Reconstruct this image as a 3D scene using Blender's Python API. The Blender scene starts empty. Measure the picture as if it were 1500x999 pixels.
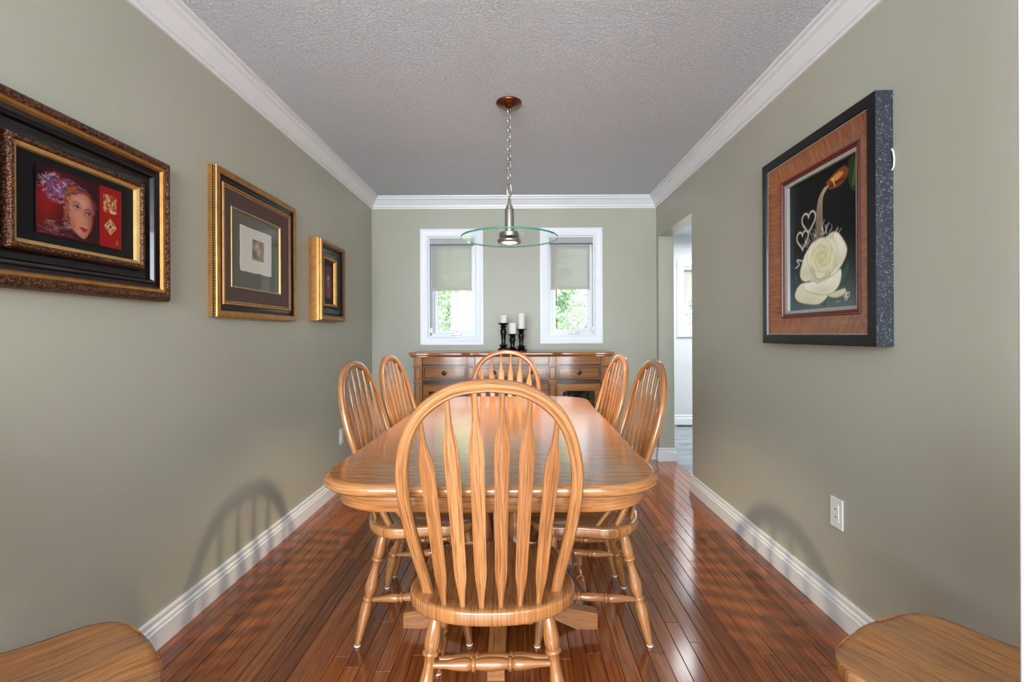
import bpy, bmesh, math, random
import numpy as np
from mathutils import Vector, Matrix
R = math.radians
random.seed(7)
sc = bpy.context.scene
COL = sc.collection

# ------------------------------------------------------------------ camera, world, lights, exposure
EYE = 1.165
cd = bpy.data.cameras.new('camera'); cam = bpy.data.objects.new('camera', cd); COL.objects.link(cam)
cam.location = (0, 0, EYE)
cam.rotation_euler = (R(90), R(0.25), 0)
cd.sensor_width = 36; cd.lens = 16.8
cd.shift_x = -9 / 1500; cd.shift_y = -9.5 / 1500
cd.clip_start = 0.05
sc.camera = cam

w = bpy.data.worlds.new('sky'); sc.world = w; w.use_nodes = True
wn = w.node_tree; bg = wn.nodes['Background']
sky = wn.nodes.new('ShaderNodeTexSky'); sky.sky_type = 'HOSEK_WILKIE'
sky.sun_direction = Vector((0.75, -0.35, 0.65)).normalized(); sky.turbidity = 5.0
mixw = wn.nodes.new('ShaderNodeMix'); mixw.data_type = 'RGBA'
mixw.inputs[0].default_value = 0.6
wn.links.new(sky.outputs[0], mixw.inputs[6]); mixw.inputs[7].default_value = (1.0, 1.0, 1.0, 1)
wn.links.new(mixw.outputs[2], bg.inputs[0]); bg.inputs[1].default_value = 2.2


def light(name, kind, loc, target, energy, color, **kw):
    d = bpy.data.lights.new(name, kind); d.energy = energy; d.color = color
    for k, v in kw.items():
        setattr(d, k, v)
    o = bpy.data.objects.new(name, d); COL.objects.link(o); o.location = loc
    o.rotation_euler = (Vector(target) - Vector(loc)).to_track_quat('-Z', 'Y').to_euler()
    return o


light('sun', 'SUN', (6, -4, 9), (0.6, 0.6, 0), 8.0, (1.0, 0.95, 0.86), angle=R(1))
light('assumed_front_room_light', 'AREA', (-0.6, -2.5, 1.5), (0.0, 2.5, 1.5), 270, (0.83, 0.925, 1.0), shape='RECTANGLE', size=2.8, size_y=1.75)  # area light assumed behind the camera, added to brighten the dining room
light('assumed_side_light', 'AREA', (1.6, -1.42, 1.98), (-0.9, 2.3, 0.6), 22, (0.88, 0.95, 1.0), shape='RECTANGLE', size=0.5, size_y=0.5)  # area light assumed from the chair's wall shadow; no window stands there
light('kitchen_fill_light', 'AREA', (2.5, 4.8, 2.38), (2.3, 4.7, 0), 75, (0.95, 0.98, 1.0), shape='RECTANGLE', size=1.7, size_y=1.7)  # area light added under the ceiling to brighten the kitchen
light('kitchen_window_daylight', 'AREA', (2.38, 6.02, 1.75), (1.5, 3.6, 0.2), 3, (0.92, 0.97, 1.0), shape='RECTANGLE', size=0.6, size_y=0.8)

vs = sc.view_settings
vs.view_transform = 'Standard'; vs.look = 'None'; vs.gamma = 1; vs.use_curve_mapping = False
vs.exposure = 0.4
sc.cycles.max_bounces = 10; sc.cycles.diffuse_bounces = 5; sc.cycles.glossy_bounces = 4
sc.cycles.transparent_max_bounces = 12
sc.cycles.use_denoising = True
sc.cycles.sample_clamp_indirect = 6


# ------------------------------------------------------------------ material helpers
def srgb(r, g, b):
    f = lambda c: (c / 255 / 12.92) if c / 255 <= 0.04045 else ((c / 255 + 0.055) / 1.055) ** 2.4
    return (f(r), f(g), f(b), 1)


class NT:
    def __init__(self, name):
        self.m = bpy.data.materials.new(name); self.m.use_nodes = True
        self.t = self.m.node_tree; self.b = self.t.nodes['Principled BSDF']; self.out = self.t.nodes['Material Output']

    def n(self, kind, **kw):
        x = self.t.nodes.new('ShaderNode' + kind)
        for k, v in kw.items():
            setattr(x, k, v)
        return x

    def l(self, a, b):
        self.t.links.new(a, b)

    def math(self, op, a, b=None, c=None, clamp=False):
        x = self.n('Math', operation=op, use_clamp=clamp)
        for i, q in enumerate((a, b, c)):
            if q is None: continue
            if isinstance(q, (int, float)): x.inputs[i].default_value = q
            else: self.l(q, x.inputs[i])
        return x.outputs[0]

    def ramp(self, fac, stops, interp='LINEAR'):
        x = self.n('ValToRGB'); cr = x.color_ramp; cr.interpolation = interp
        while len(cr.elements) < len(stops): cr.elements.new(0.5)
        for e, (p, c) in zip(cr.elements, stops):
            e.position = p; e.color = c if len(c) == 4 else (*c, 1)
        self.l(fac, x.inputs[0]); return x.outputs[0]

    def noise(self, vec, scale=1, detail=2, rough=0.5, dist=0.0):
        x = self.n('TexNoise'); x.inputs['Scale'].default_value = scale; x.inputs['Detail'].default_value = detail
        x.inputs['Roughness'].default_value = rough; x.inputs['Distortion'].default_value = dist
        self.l(vec, x.inputs['Vector']); return x.outputs['Fac']

    def scaled(self, vec, s):
        x = self.n('VectorMath', operation='MULTIPLY'); self.l(vec, x.inputs[0]); x.inputs[1].default_value = s
        return x.outputs[0]

    def mix(self, fac, a, b, mode='MIX'):
        x = self.n('Mix', data_type='RGBA', blend_type=mode)
        for s, q in ((0, fac), (6, a), (7, b)):
            if isinstance(q, (int, float)): x.inputs[s].default_value = q
            elif isinstance(q, tuple): x.inputs[s].default_value = q
            else: self.l(q, x.inputs[s])
        return x.outputs[2]

    def bump(self, h, strength=0.3, dist=0.002):
        x = self.n('Bump'); x.inputs['Strength'].default_value = strength; x.inputs['Distance'].default_value = dist
        self.l(h, x.inputs['Height']); self.l(x.outputs[0], self.b.inputs['Normal'])


def setp(b, **kw):
    names = {'color': 'Base Color', 'rough': 'Roughness', 'metal': 'Metallic', 'coat': 'Coat Weight', 'coat_rough': 'Coat Roughness',
             'spec': 'Specular IOR Level', 'trans': 'Transmission Weight', 'ior': 'IOR'}
    for k, v in kw.items():
        b.inputs[names[k]].default_value = v


def simple(name, color, rough=0.5, metal=0.0, coat=0.0, var=0.05, vscale=8, bump=0.0, bscale=200):
    t = NT(name); tc = t.n('TexCoord')
    nz = t.noise(tc.outputs['Object'], vscale, 3)
    dark = tuple(c * (1 - var) for c in color[:3]) + (1,); lite = tuple(min(1, c * (1 + var)) for c in color[:3]) + (1,)
    t.l(t.ramp(nz, [(0.3, dark), (0.7, lite)]), t.b.inputs['Base Color'])
    setp(t.b, rough=rough, metal=metal, coat=coat)
    if sum(color[:3]) < 0.012: setp(t.b, spec=0.3)
    if bump:
        t.bump(t.noise(tc.outputs['Object'], bscale, 3), bump, 0.001)
    return t.m


def wood(name, dark, mid, lite, rough=0.3, coat=0.25, world=False, band=30, pore=0.5, rand=0.25, warp=3.0, bandw=0.2, sw=0.95):
    """Grain along u of the UV map (metres), or along world Y for floor boards."""
    t = NT(name)
    oi = t.n('ObjectInfo')
    if world:
        g = t.n('NewGeometry'); s = t.n('SeparateXYZ'); t.l(g.outputs['Position'], s.inputs[0])
        u, v = s.outputs['Y'], s.outputs['X']
    else:
        tc = t.n('TexCoord'); s = t.n('SeparateXYZ'); t.l(tc.outputs['UV'], s.inputs[0])
        u, v = s.outputs['X'], s.outputs['Y']
    rnd = oi.outputs['Random']
    c = t.n('CombineXYZ'); t.l(u, c.inputs[0]); t.l(v, c.inputs[1]); t.l(t.math('MULTIPLY', rnd, 37.0), c.inputs[2])
    p = c.outputs[0]
    wlow = t.noise(t.scaled(p, (1.6, 7.0, 1.0)), 1, 2)
    # cathedral bands
    ph = t.math('ADD', t.math('MULTIPLY', v, band * 6.28), t.math('MULTIPLY', wlow, warp * 6.28))
    bands = t.math('MULTIPLY_ADD', t.math('SINE', ph), 0.5, 0.5)
    streak = t.noise(t.scaled(p, (2.2, 75.0, 1.0)), 1, 5, 0.65)
    fine = t.noise(t.scaled(p, (9.0, 380.0, 1.0)), 1, 2, 0.6)
    f = t.math('ADD', t.math('MULTIPLY_ADD', bands, bandw, 0.11 - bandw * 0.5 + 0.39 * 0.5), t.math('MULTIPLY_ADD', streak, sw, 0.2 - 0.5 * sw))
    f = t.math('ADD', f, t.math('MULTIPLY_ADD', rnd, rand, -rand / 2))
    colr = t.ramp(f, [(0.22, dark), (0.48, mid), (0.78, lite)])
    porem = t.ramp(t.math('MULTIPLY_ADD', bands, -0.12, fine), [(0.30, (1, 1, 1, 1)), (0.46, (0, 0, 0, 1))])
    colr = t.mix(t.math('MULTIPLY', porem, pore), colr, tuple(x * 0.42 for x in dark[:3]) + (1,))
    t.l(colr, t.b.inputs['Base Color'])
    setp(t.b, rough=rough, coat=coat, coat_rough=0.12)
    t.bump(fine, 0.06, 0.0006)
    return t.m


M = {}
# walls: sage paint with a faint roller nap
t = NT('sage_paint'); g = t.n('NewGeometry')
n1 = t.noise(g.outputs['Position'], 1.3, 2)
t.l(t.ramp(n1, [(0.3, srgb(171, 170, 154)), (0.7, srgb(177, 176, 161))]), t.b.inputs['Base Color'])
setp(t.b, rough=0.42, spec=0.4); t.bump(t.noise(g.outputs['Position'], 260, 2), 0.12, 0.0008); M['wall'] = t.m
t = NT('kitchen_paint'); g = t.n('NewGeometry')
t.l(t.ramp(t.noise(g.outputs['Position'], 1.3, 2), [(0.3, srgb(196, 199, 199)), (0.7, srgb(202, 205, 205))]), t.b.inputs['Base Color'])
setp(t.b, rough=0.5); M['kwall'] = t.m
# ceiling: brushed stipple
t = NT('stippled_ceiling'); g = t.n('NewGeometry')
pv = t.scaled(g.outputs['Position'], (62, 84, 20))
h1 = t.noise(pv, 1, 4, 0.62, 0.9)
h2 = t.noise(g.outputs['Position'], 130, 2)
hh = t.math('ADD', t.ramp(h1, [(0.38, (0, 0, 0, 1)), (0.62, (1, 1, 1, 1))]), t.math('MULTIPLY', h2, 0.3))
t.l(t.ramp(n1 if False else t.noise(g.outputs['Position'], 1.1, 2), [(0.3, srgb(220, 226, 233)), (0.7, srgb(225, 231, 238))]), t.b.inputs['Base Color'])
setp(t.b, rough=0.85, spec=0.2); t.bump(hh, 1.0, 0.0055); M['ceil'] = t.m
M['trim'] = simple('white_trim_paint', srgb(226, 228, 230), 0.35, var=0.01)
M['vinyl'] = simple('white_vinyl', srgb(232, 235, 240), 0.35, var=0.01)
M['plastic'] = simple('white_plastic', srgb(232, 232, 228), 0.3, var=0.01)
M['oak'] = wood('honey_oak', srgb(112, 64, 30), srgb(166, 108, 60), srgb(194, 140, 90), 0.26, 0.5, band=55, warp=2.4, pore=0.6, rand=0.2, bandw=0.10, sw=0.62)
M['oak_top'] = wood('honey_oak_top', srgb(122, 70, 32), srgb(166, 106, 56), srgb(188, 130, 78), 0.18, 0.5, band=34, warp=2.6, pore=0.7, rand=0.0, bandw=0.12)
M['floor'] = wood('stained_oak_floor', srgb(92, 44, 18), srgb(136, 70, 30), srgb(168, 96, 46), 0.15, 0.5, world=True, band=40, warp=2.6, pore=0.5, rand=0.26, bandw=0.16)
M['buffet'] = wood('brown_cherry', srgb(100, 56, 20), srgb(148, 90, 38), srgb(184, 122, 60), 0.22, 0.35, band=12, warp=2.0, pore=0.2, rand=0.12, bandw=0.16)
M['buffet_dark'] = wood('glazed_dark_cherry', srgb(44, 22, 8), srgb(70, 38, 14), srgb(98, 56, 24), 0.3, 0.3, band=12, pore=0.2, rand=0.1)
M['gap'] = simple('dark_joint', srgb(40, 20, 10), 0.8)
M['black'] = simple('black_lacquer', srgb(8, 8, 10), 0.3, coat=0.1)
M['blackmat'] = simple('black_mat', srgb(6, 7, 12), 0.6)
M['burgundy'] = simple('dark_burgundy_lacquer', srgb(16, 8, 13), 0.2, coat=0.3, var=0.4, vscale=14)
M['brownmat'] = simple('brown_mat_panel', srgb(72, 46, 40), 0.55, var=0.12, vscale=30)
M['greymat'] = simple('grey_green_mat', srgb(92, 92, 80), 0.7)
M['redlip'] = simple('dark_red_lip', srgb(96, 30, 16), 0.35)
M['silver'] = simple('silver_fillet', srgb(190, 190, 186), 0.35, 0.7)
M['gold'] = simple('gold_leaf', srgb(168, 118, 60), 0.38, 0.65, var=0.18, vscale=30, bump=0.15, bscale=90)
M['brightgold'] = simple('bright_gold_leaf', srgb(196, 160, 100), 0.4, 0.5, var=0.1, vscale=30)
M['bronze'] = simple('bronze_leaf', srgb(110, 66, 40), 0.4, 0.6, var=0.35, vscale=60, bump=0.5, bscale=140)
M['nickel'] = simple('brushed_nickel', srgb(176, 170, 162), 0.3, 0.95, var=0.05)
M['copper'] = simple('aged_copper_bronze', srgb(120, 70, 50), 0.28, 0.9, var=0.25, vscale=25)
M['iron'] = simple('dark_iron', srgb(20, 20, 22), 0.45, 0.5)
M['wax'] = simple('white_wax', srgb(226, 224, 218), 0.45)
M['knob'] = simple('antique_pewter', srgb(60, 54, 48), 0.35, 0.85, var=0.3, vscale=120)
M['cord'] = simple('white_cord', srgb(220, 222, 216), 0.5)
M['grout'] = simple('grey_grout', srgb(110, 114, 116), 0.9)
t = NT('grey_slate_tile'); g = t.n('NewGeometry'); oi = t.n('ObjectInfo')
sl = t.noise(t.scaled(g.outputs['Position'], (5, 9, 5)), 1, 5, 0.65, 0.6)
sl = t.math('ADD', sl, t.math('MULTIPLY_ADD', oi.outputs['Random'], 0.16, -0.08))
t.l(t.ramp(sl, [(0.3, srgb(92, 100, 106)), (0.7, srgb(150, 156, 160))]), t.b.inputs['Base Color']); setp(t.b, rough=0.3); M['tile'] = t.m
# burl veneer
t = NT('burl_veneer'); tc = t.n('TexCoord')
bz = t.noise(t.scaled(tc.outputs['UV'], (70, 9, 1)), 1, 4, 0.65, 1.6)
t.l(t.ramp(bz, [(0.3, srgb(98, 50, 22)), (0.5, srgb(140, 78, 38)), (0.72, srgb(172, 108, 60))]), t.b.inputs['Base Color'])
setp(t.b, rough=0.35, coat=0.3); M['burl'] = t.m
# speckled frame side
t = NT('speckled_blue_black'); tc = t.n('TexCoord')
sp = t.noise(tc.outputs['Object'], 170, 3, 0.6)
t.l(t.ramp(sp, [(0.5, srgb(38, 41, 48)), (0.62, srgb(72, 78, 88)), (0.72, srgb(150, 156, 164))]), t.b.inputs['Base Color'])
setp(t.b, rough=0.4); M['speckle'] = t.m
# carved relief for frame edges (along uv)
t = NT('carved_bronze'); tc = t.n('TexCoord')
wv = t.n('TexVoronoi'); wv.inputs['Scale'].default_value = 1; t.l(t.scaled(tc.outputs['UV'], (150, 140, 1)), wv.inputs['Vector'])
t.l(t.ramp(wv.outputs['Distance'], [(0.1, srgb(150, 104, 66)), (0.45, srgb(98, 62, 40)), (0.8, srgb(58, 34, 24))]), t.b.inputs['Base Color'])
setp(t.b, rough=0.42, metal=0.55); t.bump(t.math('MULTIPLY', wv.outputs['Distance'], -1.0), 0.9, 0.003); M['carved'] = t.m
# print: vertex colours of the artwork
t = NT('art_print'); a = t.n('Attribute', attribute_name='ink'); t.l(a.outputs['Color'], t.b.inputs['Base Color']); setp(t.b, rough=0.55, spec=0.2); M['print'] = t.m


def thin_glass(name, tint, refl=1.0):
    t = NT(name); t.t.nodes.remove(t.b)
    tr = t.n('BsdfTransparent'); tr.inputs[0].default_value = tint
    gl = t.n('BsdfGlossy'); gl.inputs['Roughness'].default_value = 0.02
    fr = t.n('Fresnel'); fr.inputs[0].default_value = 1.45
    mx = t.n('MixShader'); ge = t.n('NewGeometry'); t.l(t.math('MULTIPLY', t.math('MULTIPLY', fr.outputs[0], refl), t.math('SUBTRACT', 1.0, ge.outputs['Backfacing'])), mx.inputs[0]); t.l(tr.outputs[0], mx.inputs[1]); t.l(gl.outputs[0], mx.inputs[2])
    t.l(mx.outputs[0], t.out.inputs[0]); return t.m


M['pane'] = thin_glass('window_glass', (0.96, 0.98, 0.97, 1))
M['picglass'] = thin_glass('picture_glass', (0.97, 0.97, 0.97, 1))
M['darkglass'] = thin_glass('cabinet_glass', (0.7, 0.72, 0.72, 1), 1.3)
# pendant disc
M['discthin'] = thin_glass('clear_disc_glass', (0.95, 0.985, 0.97, 1), 0.6)
t = NT('green_glass_edge'); setp(t.b, color=srgb(70, 150, 132), rough=0.08, trans=0.45, ior=1.45, coat=0.5); M['discedge'] = t.m
# roller shade: open weave
t = NT('shade_weave'); t.t.nodes.remove(t.b)
df = t.n('BsdfDiffuse'); df.inputs[0].default_value = srgb(206, 204, 198); tl = t.n('BsdfTranslucent'); tl.inputs[0].default_value = srgb(205, 203, 196)
tr = t.n('BsdfTransparent'); m1 = t.n('MixShader'); m1.inputs[0].default_value = 0.34; t.l(df.outputs[0], m1.inputs[1]); t.l(tl.outputs[0], m1.inputs[2])
m2 = t.n('MixShader'); m2.inputs[0].default_value = 0.27; t.l(m1.outputs[0], m2.inputs[1]); t.l(tr.outputs[0], m2.inputs[2]); t.l(m2.outputs[0], t.out.inputs[0]); M['shade'] = t.m
# bulb
t = NT('lit_bulb'); t.b.inputs['Emission Color'].default_value = (1, 0.86, 0.62, 1); t.b.inputs['Emission Strength'].default_value = 9; M['bulb'] = t.m
# leaves
t = NT('leaf_green'); g = t.n('NewGeometry')
t.l(t.ramp(t.noise(g.outputs['Position'], 2.2, 4, 0.7), [(0.35, srgb(112, 156, 122)), (0.48, srgb(172, 204, 174)), (0.6, srgb(228, 238, 224))]), t.b.inputs['Base Color'])
setp(t.b, rough=0.5); M['leaf'] = t.m
M['bark'] = simple('grey_bark', srgb(110, 98, 84), 0.9, var=0.3, vscale=12)
M['grass'] = simple('lawn_grass', srgb(158, 176, 138), 0.9, var=0.3, vscale=6)


# ------------------------------------------------------------------ mesh helpers
class MB:
    def __init__(self):
        self.v = []; self.f = []; self.uv = []; self.sm = []; self.off = 0.0

    def face(self, pts, uvs, smooth=True):
        i = len(self.v); self.v += [tuple(p) for p in pts]
        self.f.append(list(range(i, i + len(pts)))); self.uv.append([tuple(q) for q in uvs]); self.sm.append(smooth)

    def rows(self, rings, closed=True, cap0=True, cap1=True, smooth=True, swap=False):
        """quads between successive rings; u runs along the rings' order, v around them"""
        base = len(self.v); n = len(rings[0]); R_ = [[Vector(p) for p in r] for r in rings]
        for r in R_: self.v += [tuple(p) for p in r]
        us = [0.0]
        for a, b in zip(R_, R_[1:]):
            us.append(us[-1] + sum(((p - q).length for p, q in zip(a, b))) / n)
        mid = R_[len(R_) // 2]; vsum = [0.0]
        for j in range(n):
            vsum.append(vsum[-1] + (mid[(j + 1) % n] - mid[j]).length)
        m = n if closed else n - 1
        for i in range(len(R_) - 1):
            for j in range(m):
                k = (j + 1) % n
                self.f.append([base + i * n + j, base + i * n + k, base + (i + 1) * n + k, base + (i + 1) * n + j])
                q = [(us[i] + self.off, vsum[j]), (us[i] + self.off, vsum[j + 1]), (us[i + 1] + self.off, vsum[j + 1]), (us[i + 1] + self.off, vsum[j])]
                self.uv.append([(b, a) for a, b in q] if swap else q); self.sm.append(smooth)
        for flag, i in ((cap0, 0), (cap1, len(R_) - 1)):
            if flag and closed:
                self.f.append([base + i * n + j for j in range(n)]); r = R_[i]
                e1 = (r[1] - r[0]).normalized() if (r[1] - r[0]).length > 1e-9 else Vector((1, 0, 0))
                c = sum(r, Vector()) / n
                self.uv.append([((p - c).dot(e1) * 0.3 + us[i], (p - c).cross(e1).length) for p in r]); self.sm.append(False)
        return self

    def box(self, x0, x1, y0, y1, z0, z1, axis=None):
        P = [(x, y, z) for x in (x0, x1) for y in (y0, y1) for z in (z0, z1)]
        d = (x1 - x0, y1 - y0, z1 - z0); ax = axis if axis is not None else d.index(max(d))
        for q in ((0, 1, 3, 2), (4, 6, 7, 5), (0, 4, 5, 1), (2, 3, 7, 6), (0, 2, 6, 4), (1, 5, 7, 3)):
            pts = [P[i] for i in q]
            const = [k for k in range(3) if len({p[k] for p in pts}) == 1]
            oth = [k for k in range(3) if k not in const[:1]]
            if ax in oth: ua = ax; va = [k for k in oth if k != ax][0]
            else: ua, va = oth[0], oth[1]
            off = 0.37 * (const[0] if const else 0)
            self.face(pts, [(p[ua] + self.off, p[va] + off) for p in pts], False)
        return self

    def lathe(self, prof, p0, p1, n=12, cap0=True, cap1=True):
        """prof: (t in 0..1, radius) along p0 -> p1"""
        p0, p1 = Vector(p0), Vector(p1); d = (p1 - p0).normalized()
        a = d.orthogonal().normalized(); b = d.cross(a)
        rings = [[p0.lerp(p1, t_) + (a * math.cos(2 * math.pi * k / n) + b * math.sin(2 * math.pi * k / n)) * r for k in range(n)] for t_, r in prof]
        return self.rows(rings, True, cap0, cap1)

    def tube(self, path, r, n=8, closed=False):
        P = [Vector(p) for p in path]; rings = []; a = None
        for i, p in enumerate(P):
            d = ((P[(i + 1) % len(P)] if closed else P[min(i + 1, len(P) - 1)]) - (P[i - 1] if closed else P[max(i - 1, 0)])).normalized()
            if a is None: a = d.orthogonal().normalized()
            a = (a - d * a.dot(d)).normalized(); b = d.cross(a)
            rings.append([p + (a * math.cos(2 * math.pi * k / n) + b * math.sin(2 * math.pi * k / n)) * r for k in range(n)])
        if closed: rings.append(rings[0])
        return self.rows(rings, True, not closed, not closed)

    def build(self, name, mat, parent=None, angle=38, bevel=0.0, loc=None, weld=True, seg=2):
        me = bpy.data.meshes.new(name); me.from_pydata(self.v, [], self.f)
        ul = me.uv_layers.new(name='UVMap')
        ul.data.foreach_set('uv', [c for fu in self.uv for q in fu for c in q])
        me.polygons.foreach_set('use_smooth', [True] * len(self.f))
        bm = bmesh.new(); bm.from_mesh(me)
        if weld: bmesh.ops.remove_doubles(bm, verts=bm.verts, dist=1e-5)
        bmesh.ops.recalc_face_normals(bm, faces=bm.faces); bm.to_mesh(me); bm.free()
        me.set_sharp_from_angle(angle=R(angle))
        me.materials.append(mat)
        o = bpy.data.objects.new(name, me); COL.objects.link(o)
        if parent: o.parent = parent
        if loc: o.location = loc
        if bevel:
            b = o.modifiers.new('bevel', 'BEVEL'); b.width = bevel; b.segments = seg; b.limit_method = 'ANGLE'; b.angle_limit = R(40)
            b.harden_normals = True
        return o


def tag(o, label=None, cat=None, group=None, kind=None):
    if label: o['label'] = label
    if cat: o['category'] = cat
    if group: o['group'] = group
    if kind: o['kind'] = kind
    return o


def thing(name, label, cat, loc=(0, 0, 0), rz=0.0, group=None):
    o = bpy.data.objects.new(name, None); COL.objects.link(o); o.empty_display_size = 0.1
    o.location = loc; o.rotation_euler = (0, 0, rz)
    return tag(o, label, cat, group)


def dup(root, loc, rz, label, group=None):
    r = root.copy(); COL.objects.link(r); r.location = loc; r.rotation_euler = (0, 0, rz)
    r['label'] = label
    if group: r['group'] = group
    for ch in list(root.children):
        c = ch.copy(); COL.objects.link(c); c.parent = r
        for g_ in list(ch.children):
            e = g_.copy(); COL.objects.link(e); e.parent = c
    return r


def struct(mb, name, mat, parent=None, **kw):
    o = mb.build(name, mat, parent, **kw)
    if parent is None: o['kind'] = 'structure'
    return o


# ------------------------------------------------------------------ room shell
XL, XR, YB, HC = -1.36, 1.29, 4.45, 2.44
TH = 0.14                                     # thickness of the right wall
YD0, YD1, HD = 3.545, 4.385, 2.06             # doorway in the right wall
WIN = ((-0.833, -0.394), (0.279, 0.712))      # openings in the back wall
WZ0, WZ1 = 1.145, 2.074

struct(MB().box(XL - 0.15, XL, -0.5, YB, 0, HC), 'wall_left', M['wall'])
m = MB(); x = XL - 0.15
for a, b in WIN:
    m.box(x, a, YB, YB + 0.16, 0, HC); m.box(a, b, YB, YB + 0.16, 0, WZ0); m.box(a, b, YB, YB + 0.16, WZ1, HC); x = b
m.box(x, XR + TH, YB, YB + 0.16, 0, HC)
struct(m, 'wall_back', M['wall'])
m = MB().box(XR, XR + TH, -0.5, YD0, 0, HC).box(XR, XR + TH, YD0, YD1, HD, HC).box(XR, XR + TH, YD1, YB, 0, HC)
struct(m, 'wall_right', M['wall'])
m = MB().box(XR, XR + TH, YB + 0.16, 6.3, 0, HC).box(XR + TH, 3.7, 1.1, 1.25, 0, HC).box(3.55, 3.7, 1.25, 6.3, 0, HC)
KW = (2.12, 2.62)
m.box(XR + TH, KW[0], 6.15, 6.3, 0, HC).box(KW[0], KW[1], 6.15, 6.3, 0, 1.19).box(KW[0], KW[1], 6.15, 6.3, 2.06, HC).box(KW[1], 3.55, 6.15, 6.3, 0, HC)
struct(m, 'wall_kitchen', M['kwall'])
m = MB().box(3.55, 3.7, -3.1, 1.1, 0, HC).box(-3.65, -0.95, -3.1, -2.95, 0, HC).box(-3.65, -3.5, -2.95, -0.5, 0, HC).box(-3.65, XL - 0.15, -0.5, -0.35, 0, HC).box(1.65, 3.55, -3.1, -2.95, 0, HC)
m.box(-0.95, 1.65, -3.1, -2.95, 0, 0.55).box(-0.95, 1.65, -3.1, -2.95, 2.25, HC)
struct(m, 'wall_front', M['wall'])
struct(MB().box(XL - 0.15, 3.7, -3.1, 6.3, HC, HC + 0.1).box(-3.65, XL - 0.15, -3.1, -0.35, HC, HC + 0.1), 'ceiling', M['ceil'])

# crown moulding and baseboards, mitred
CR = [(0, -0.105), (0.010, -0.105), (0.013, -0.092), (0.021, -0.089), (0.024, -0.074), (0.030, -0.066), (0.052, -0.034), (0.066, -0.026), (0.070, -0.014), (0.084, -0.011), (0.086, 0.0), (0, 0.0)]
BB = [(0, 0.120), (0.008, 0.120), (0.011, 0.115), (0.011, 0.106), (0.006, 0.100), (0.006, 0.095), (0.014, 0.088), (0.014, 0.082), (0.009, 0.077), (0.018, 0.072), (0.018, 0.0), (0, 0.0)]


def run(name, prof, z, a, b, nrm, ma=0, mb_=0):
    """moulding from a to b along a wall; nrm points into the room; ma/mb: +1 inside mitre, -1 outside mitre"""
    a, b, nrm = Vector((*a, 0)), Vector((*b, 0)), Vector((*nrm, 0)); d = (b - a).normalized()
    r0 = [a + nrm * o + d * (o * ma) + Vector((0, 0, z + h)) for o, h in prof]
    r1 = [b + nrm * o - d * (o * mb_) + Vector((0, 0, z + h)) for o, h in prof]
    return struct(MB().rows([r0, r1]), name, M['trim'], angle=25)


run('trim_1', CR, HC, (XL, -0.5), (XL, YB), (1, 0), 0, 1)
run('trim_2', CR, HC, (XL, YB), (XR, YB), (0, -1), 1, 1)
run('trim_3', CR, HC, (XR, YB), (XR, -0.5), (-1, 0), 1, 0)
run('baseboard_left', BB, 0, (XL, -0.5), (XL, YB), (1, 0), 0, 1)
run('baseboard_back', BB, 0, (XL, YB), (XR, YB), (0, -1), 1, 1)
run('baseboard_right', BB, 0, (XR, YD0), (XR, -0.5), (-1, 0), -1, 0)
run('baseboard_doorway', BB, 0, (XR + TH, YD0), (XR, YD0), (0, 1), 0, -1)
run('baseboard_corner', BB, 0, (XR, YB), (XR, YD1), (-1, 0), 1, -1)
run('baseboard_jamb', BB, 0, (XR, YD1), (XR + TH, YD1), (0, -1), -1, -1)
run('baseboard_kitchen', BB, 0, (XR + TH, 6.15), (3.55, 6.15), (0, -1), 0, 0)
# white cased post of the open archway beside the camera
m = MB().box(0.558, 0.655, 0.425, 0.535, 0, HC)
struct(m, 'trim_4', M['trim'], bevel=0.004)

# floor: sub-floor, boards, kitchen tiles
fl = struct(MB().box(XL - 0.15, XR + TH, -3.1, YB + 0.16, -0.06, -0.004).box(XR + TH, 3.7, -3.1, 1.25, -0.06, -0.004).box(-3.65, XL - 0.15, -3.1, -0.35, -0.06, -0.004), 'floor', M['gap'])
PW = 0.0572
rng = random.Random(3)


def plank_mb(m, x0, x1, y0, y1):
    g, b = 0.0006, 0.0016
    r = lambda i, z: [(x0 + i, y0 + i, z), (x1 - i, y0 + i, z), (x1 - i, y1 - i, z), (x0 + i, y1 - i, z)]
    m.rows([r(g, -0.004), r(g, -b), r(g + b, 0.0)], True, False, True, False)


back = MB(); nrow = int(round((XR + TH - XL) / PW)); cnt = 0
for i in range(nrow):
    x0 = XL + i * PW; x1 = min(x0 + PW, XR + TH)
    inroom = x0 < XR - 0.01
    segs = []
    if inroom:
        y = 1.05 - rng.uniform(0, 0.5); ymax = YB
        while y < ymax:
            y1 = min(ymax, y + rng.uniform(0.42, 1.15))
            if ymax - y1 < 0.18: y1 = ymax
            segs.append((y, y1)); y = y1
        yb = segs[0][0]
        y = -2.95
        while y < yb:
            y1 = min(yb, y + rng.uniform(0.6, 1.5)); plank_mb(back, x0, x1, y, y1); y = y1
    else:
        segs = [(YD0, 3.9 + rng.uniform(-0.2, 0.2)), (None, YD1)]; segs[1] = (segs[0][1], YD1)
    for (a, b) in segs:
        pm = MB(); plank_mb(pm, x0, x1, a, b)
        pm.build('floor_board', M['floor'], fl, angle=20, weld=False); cnt += 1
for i in range(int((XL + 3.5) / PW)):
    x0 = XL - (i + 1) * PW; y = -2.95
    while y < -0.5:
        y1 = min(-0.5, y + rng.uniform(0.6, 1.5)); plank_mb(back, x0, x0 + PW, y, y1); y = y1
for i in range(int((3.55 - XR) / PW)):
    x0 = XR + i * PW; y = -2.95
    while y < 1.1:
        y1 = min(1.1, y + rng.uniform(0.6, 1.5)); plank_mb(back, x0, x0 + PW, y, y1); y = y1
tag(back.build('floor_boards', M['floor'], fl, angle=20, weld=False), kind='stuff')

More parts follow.
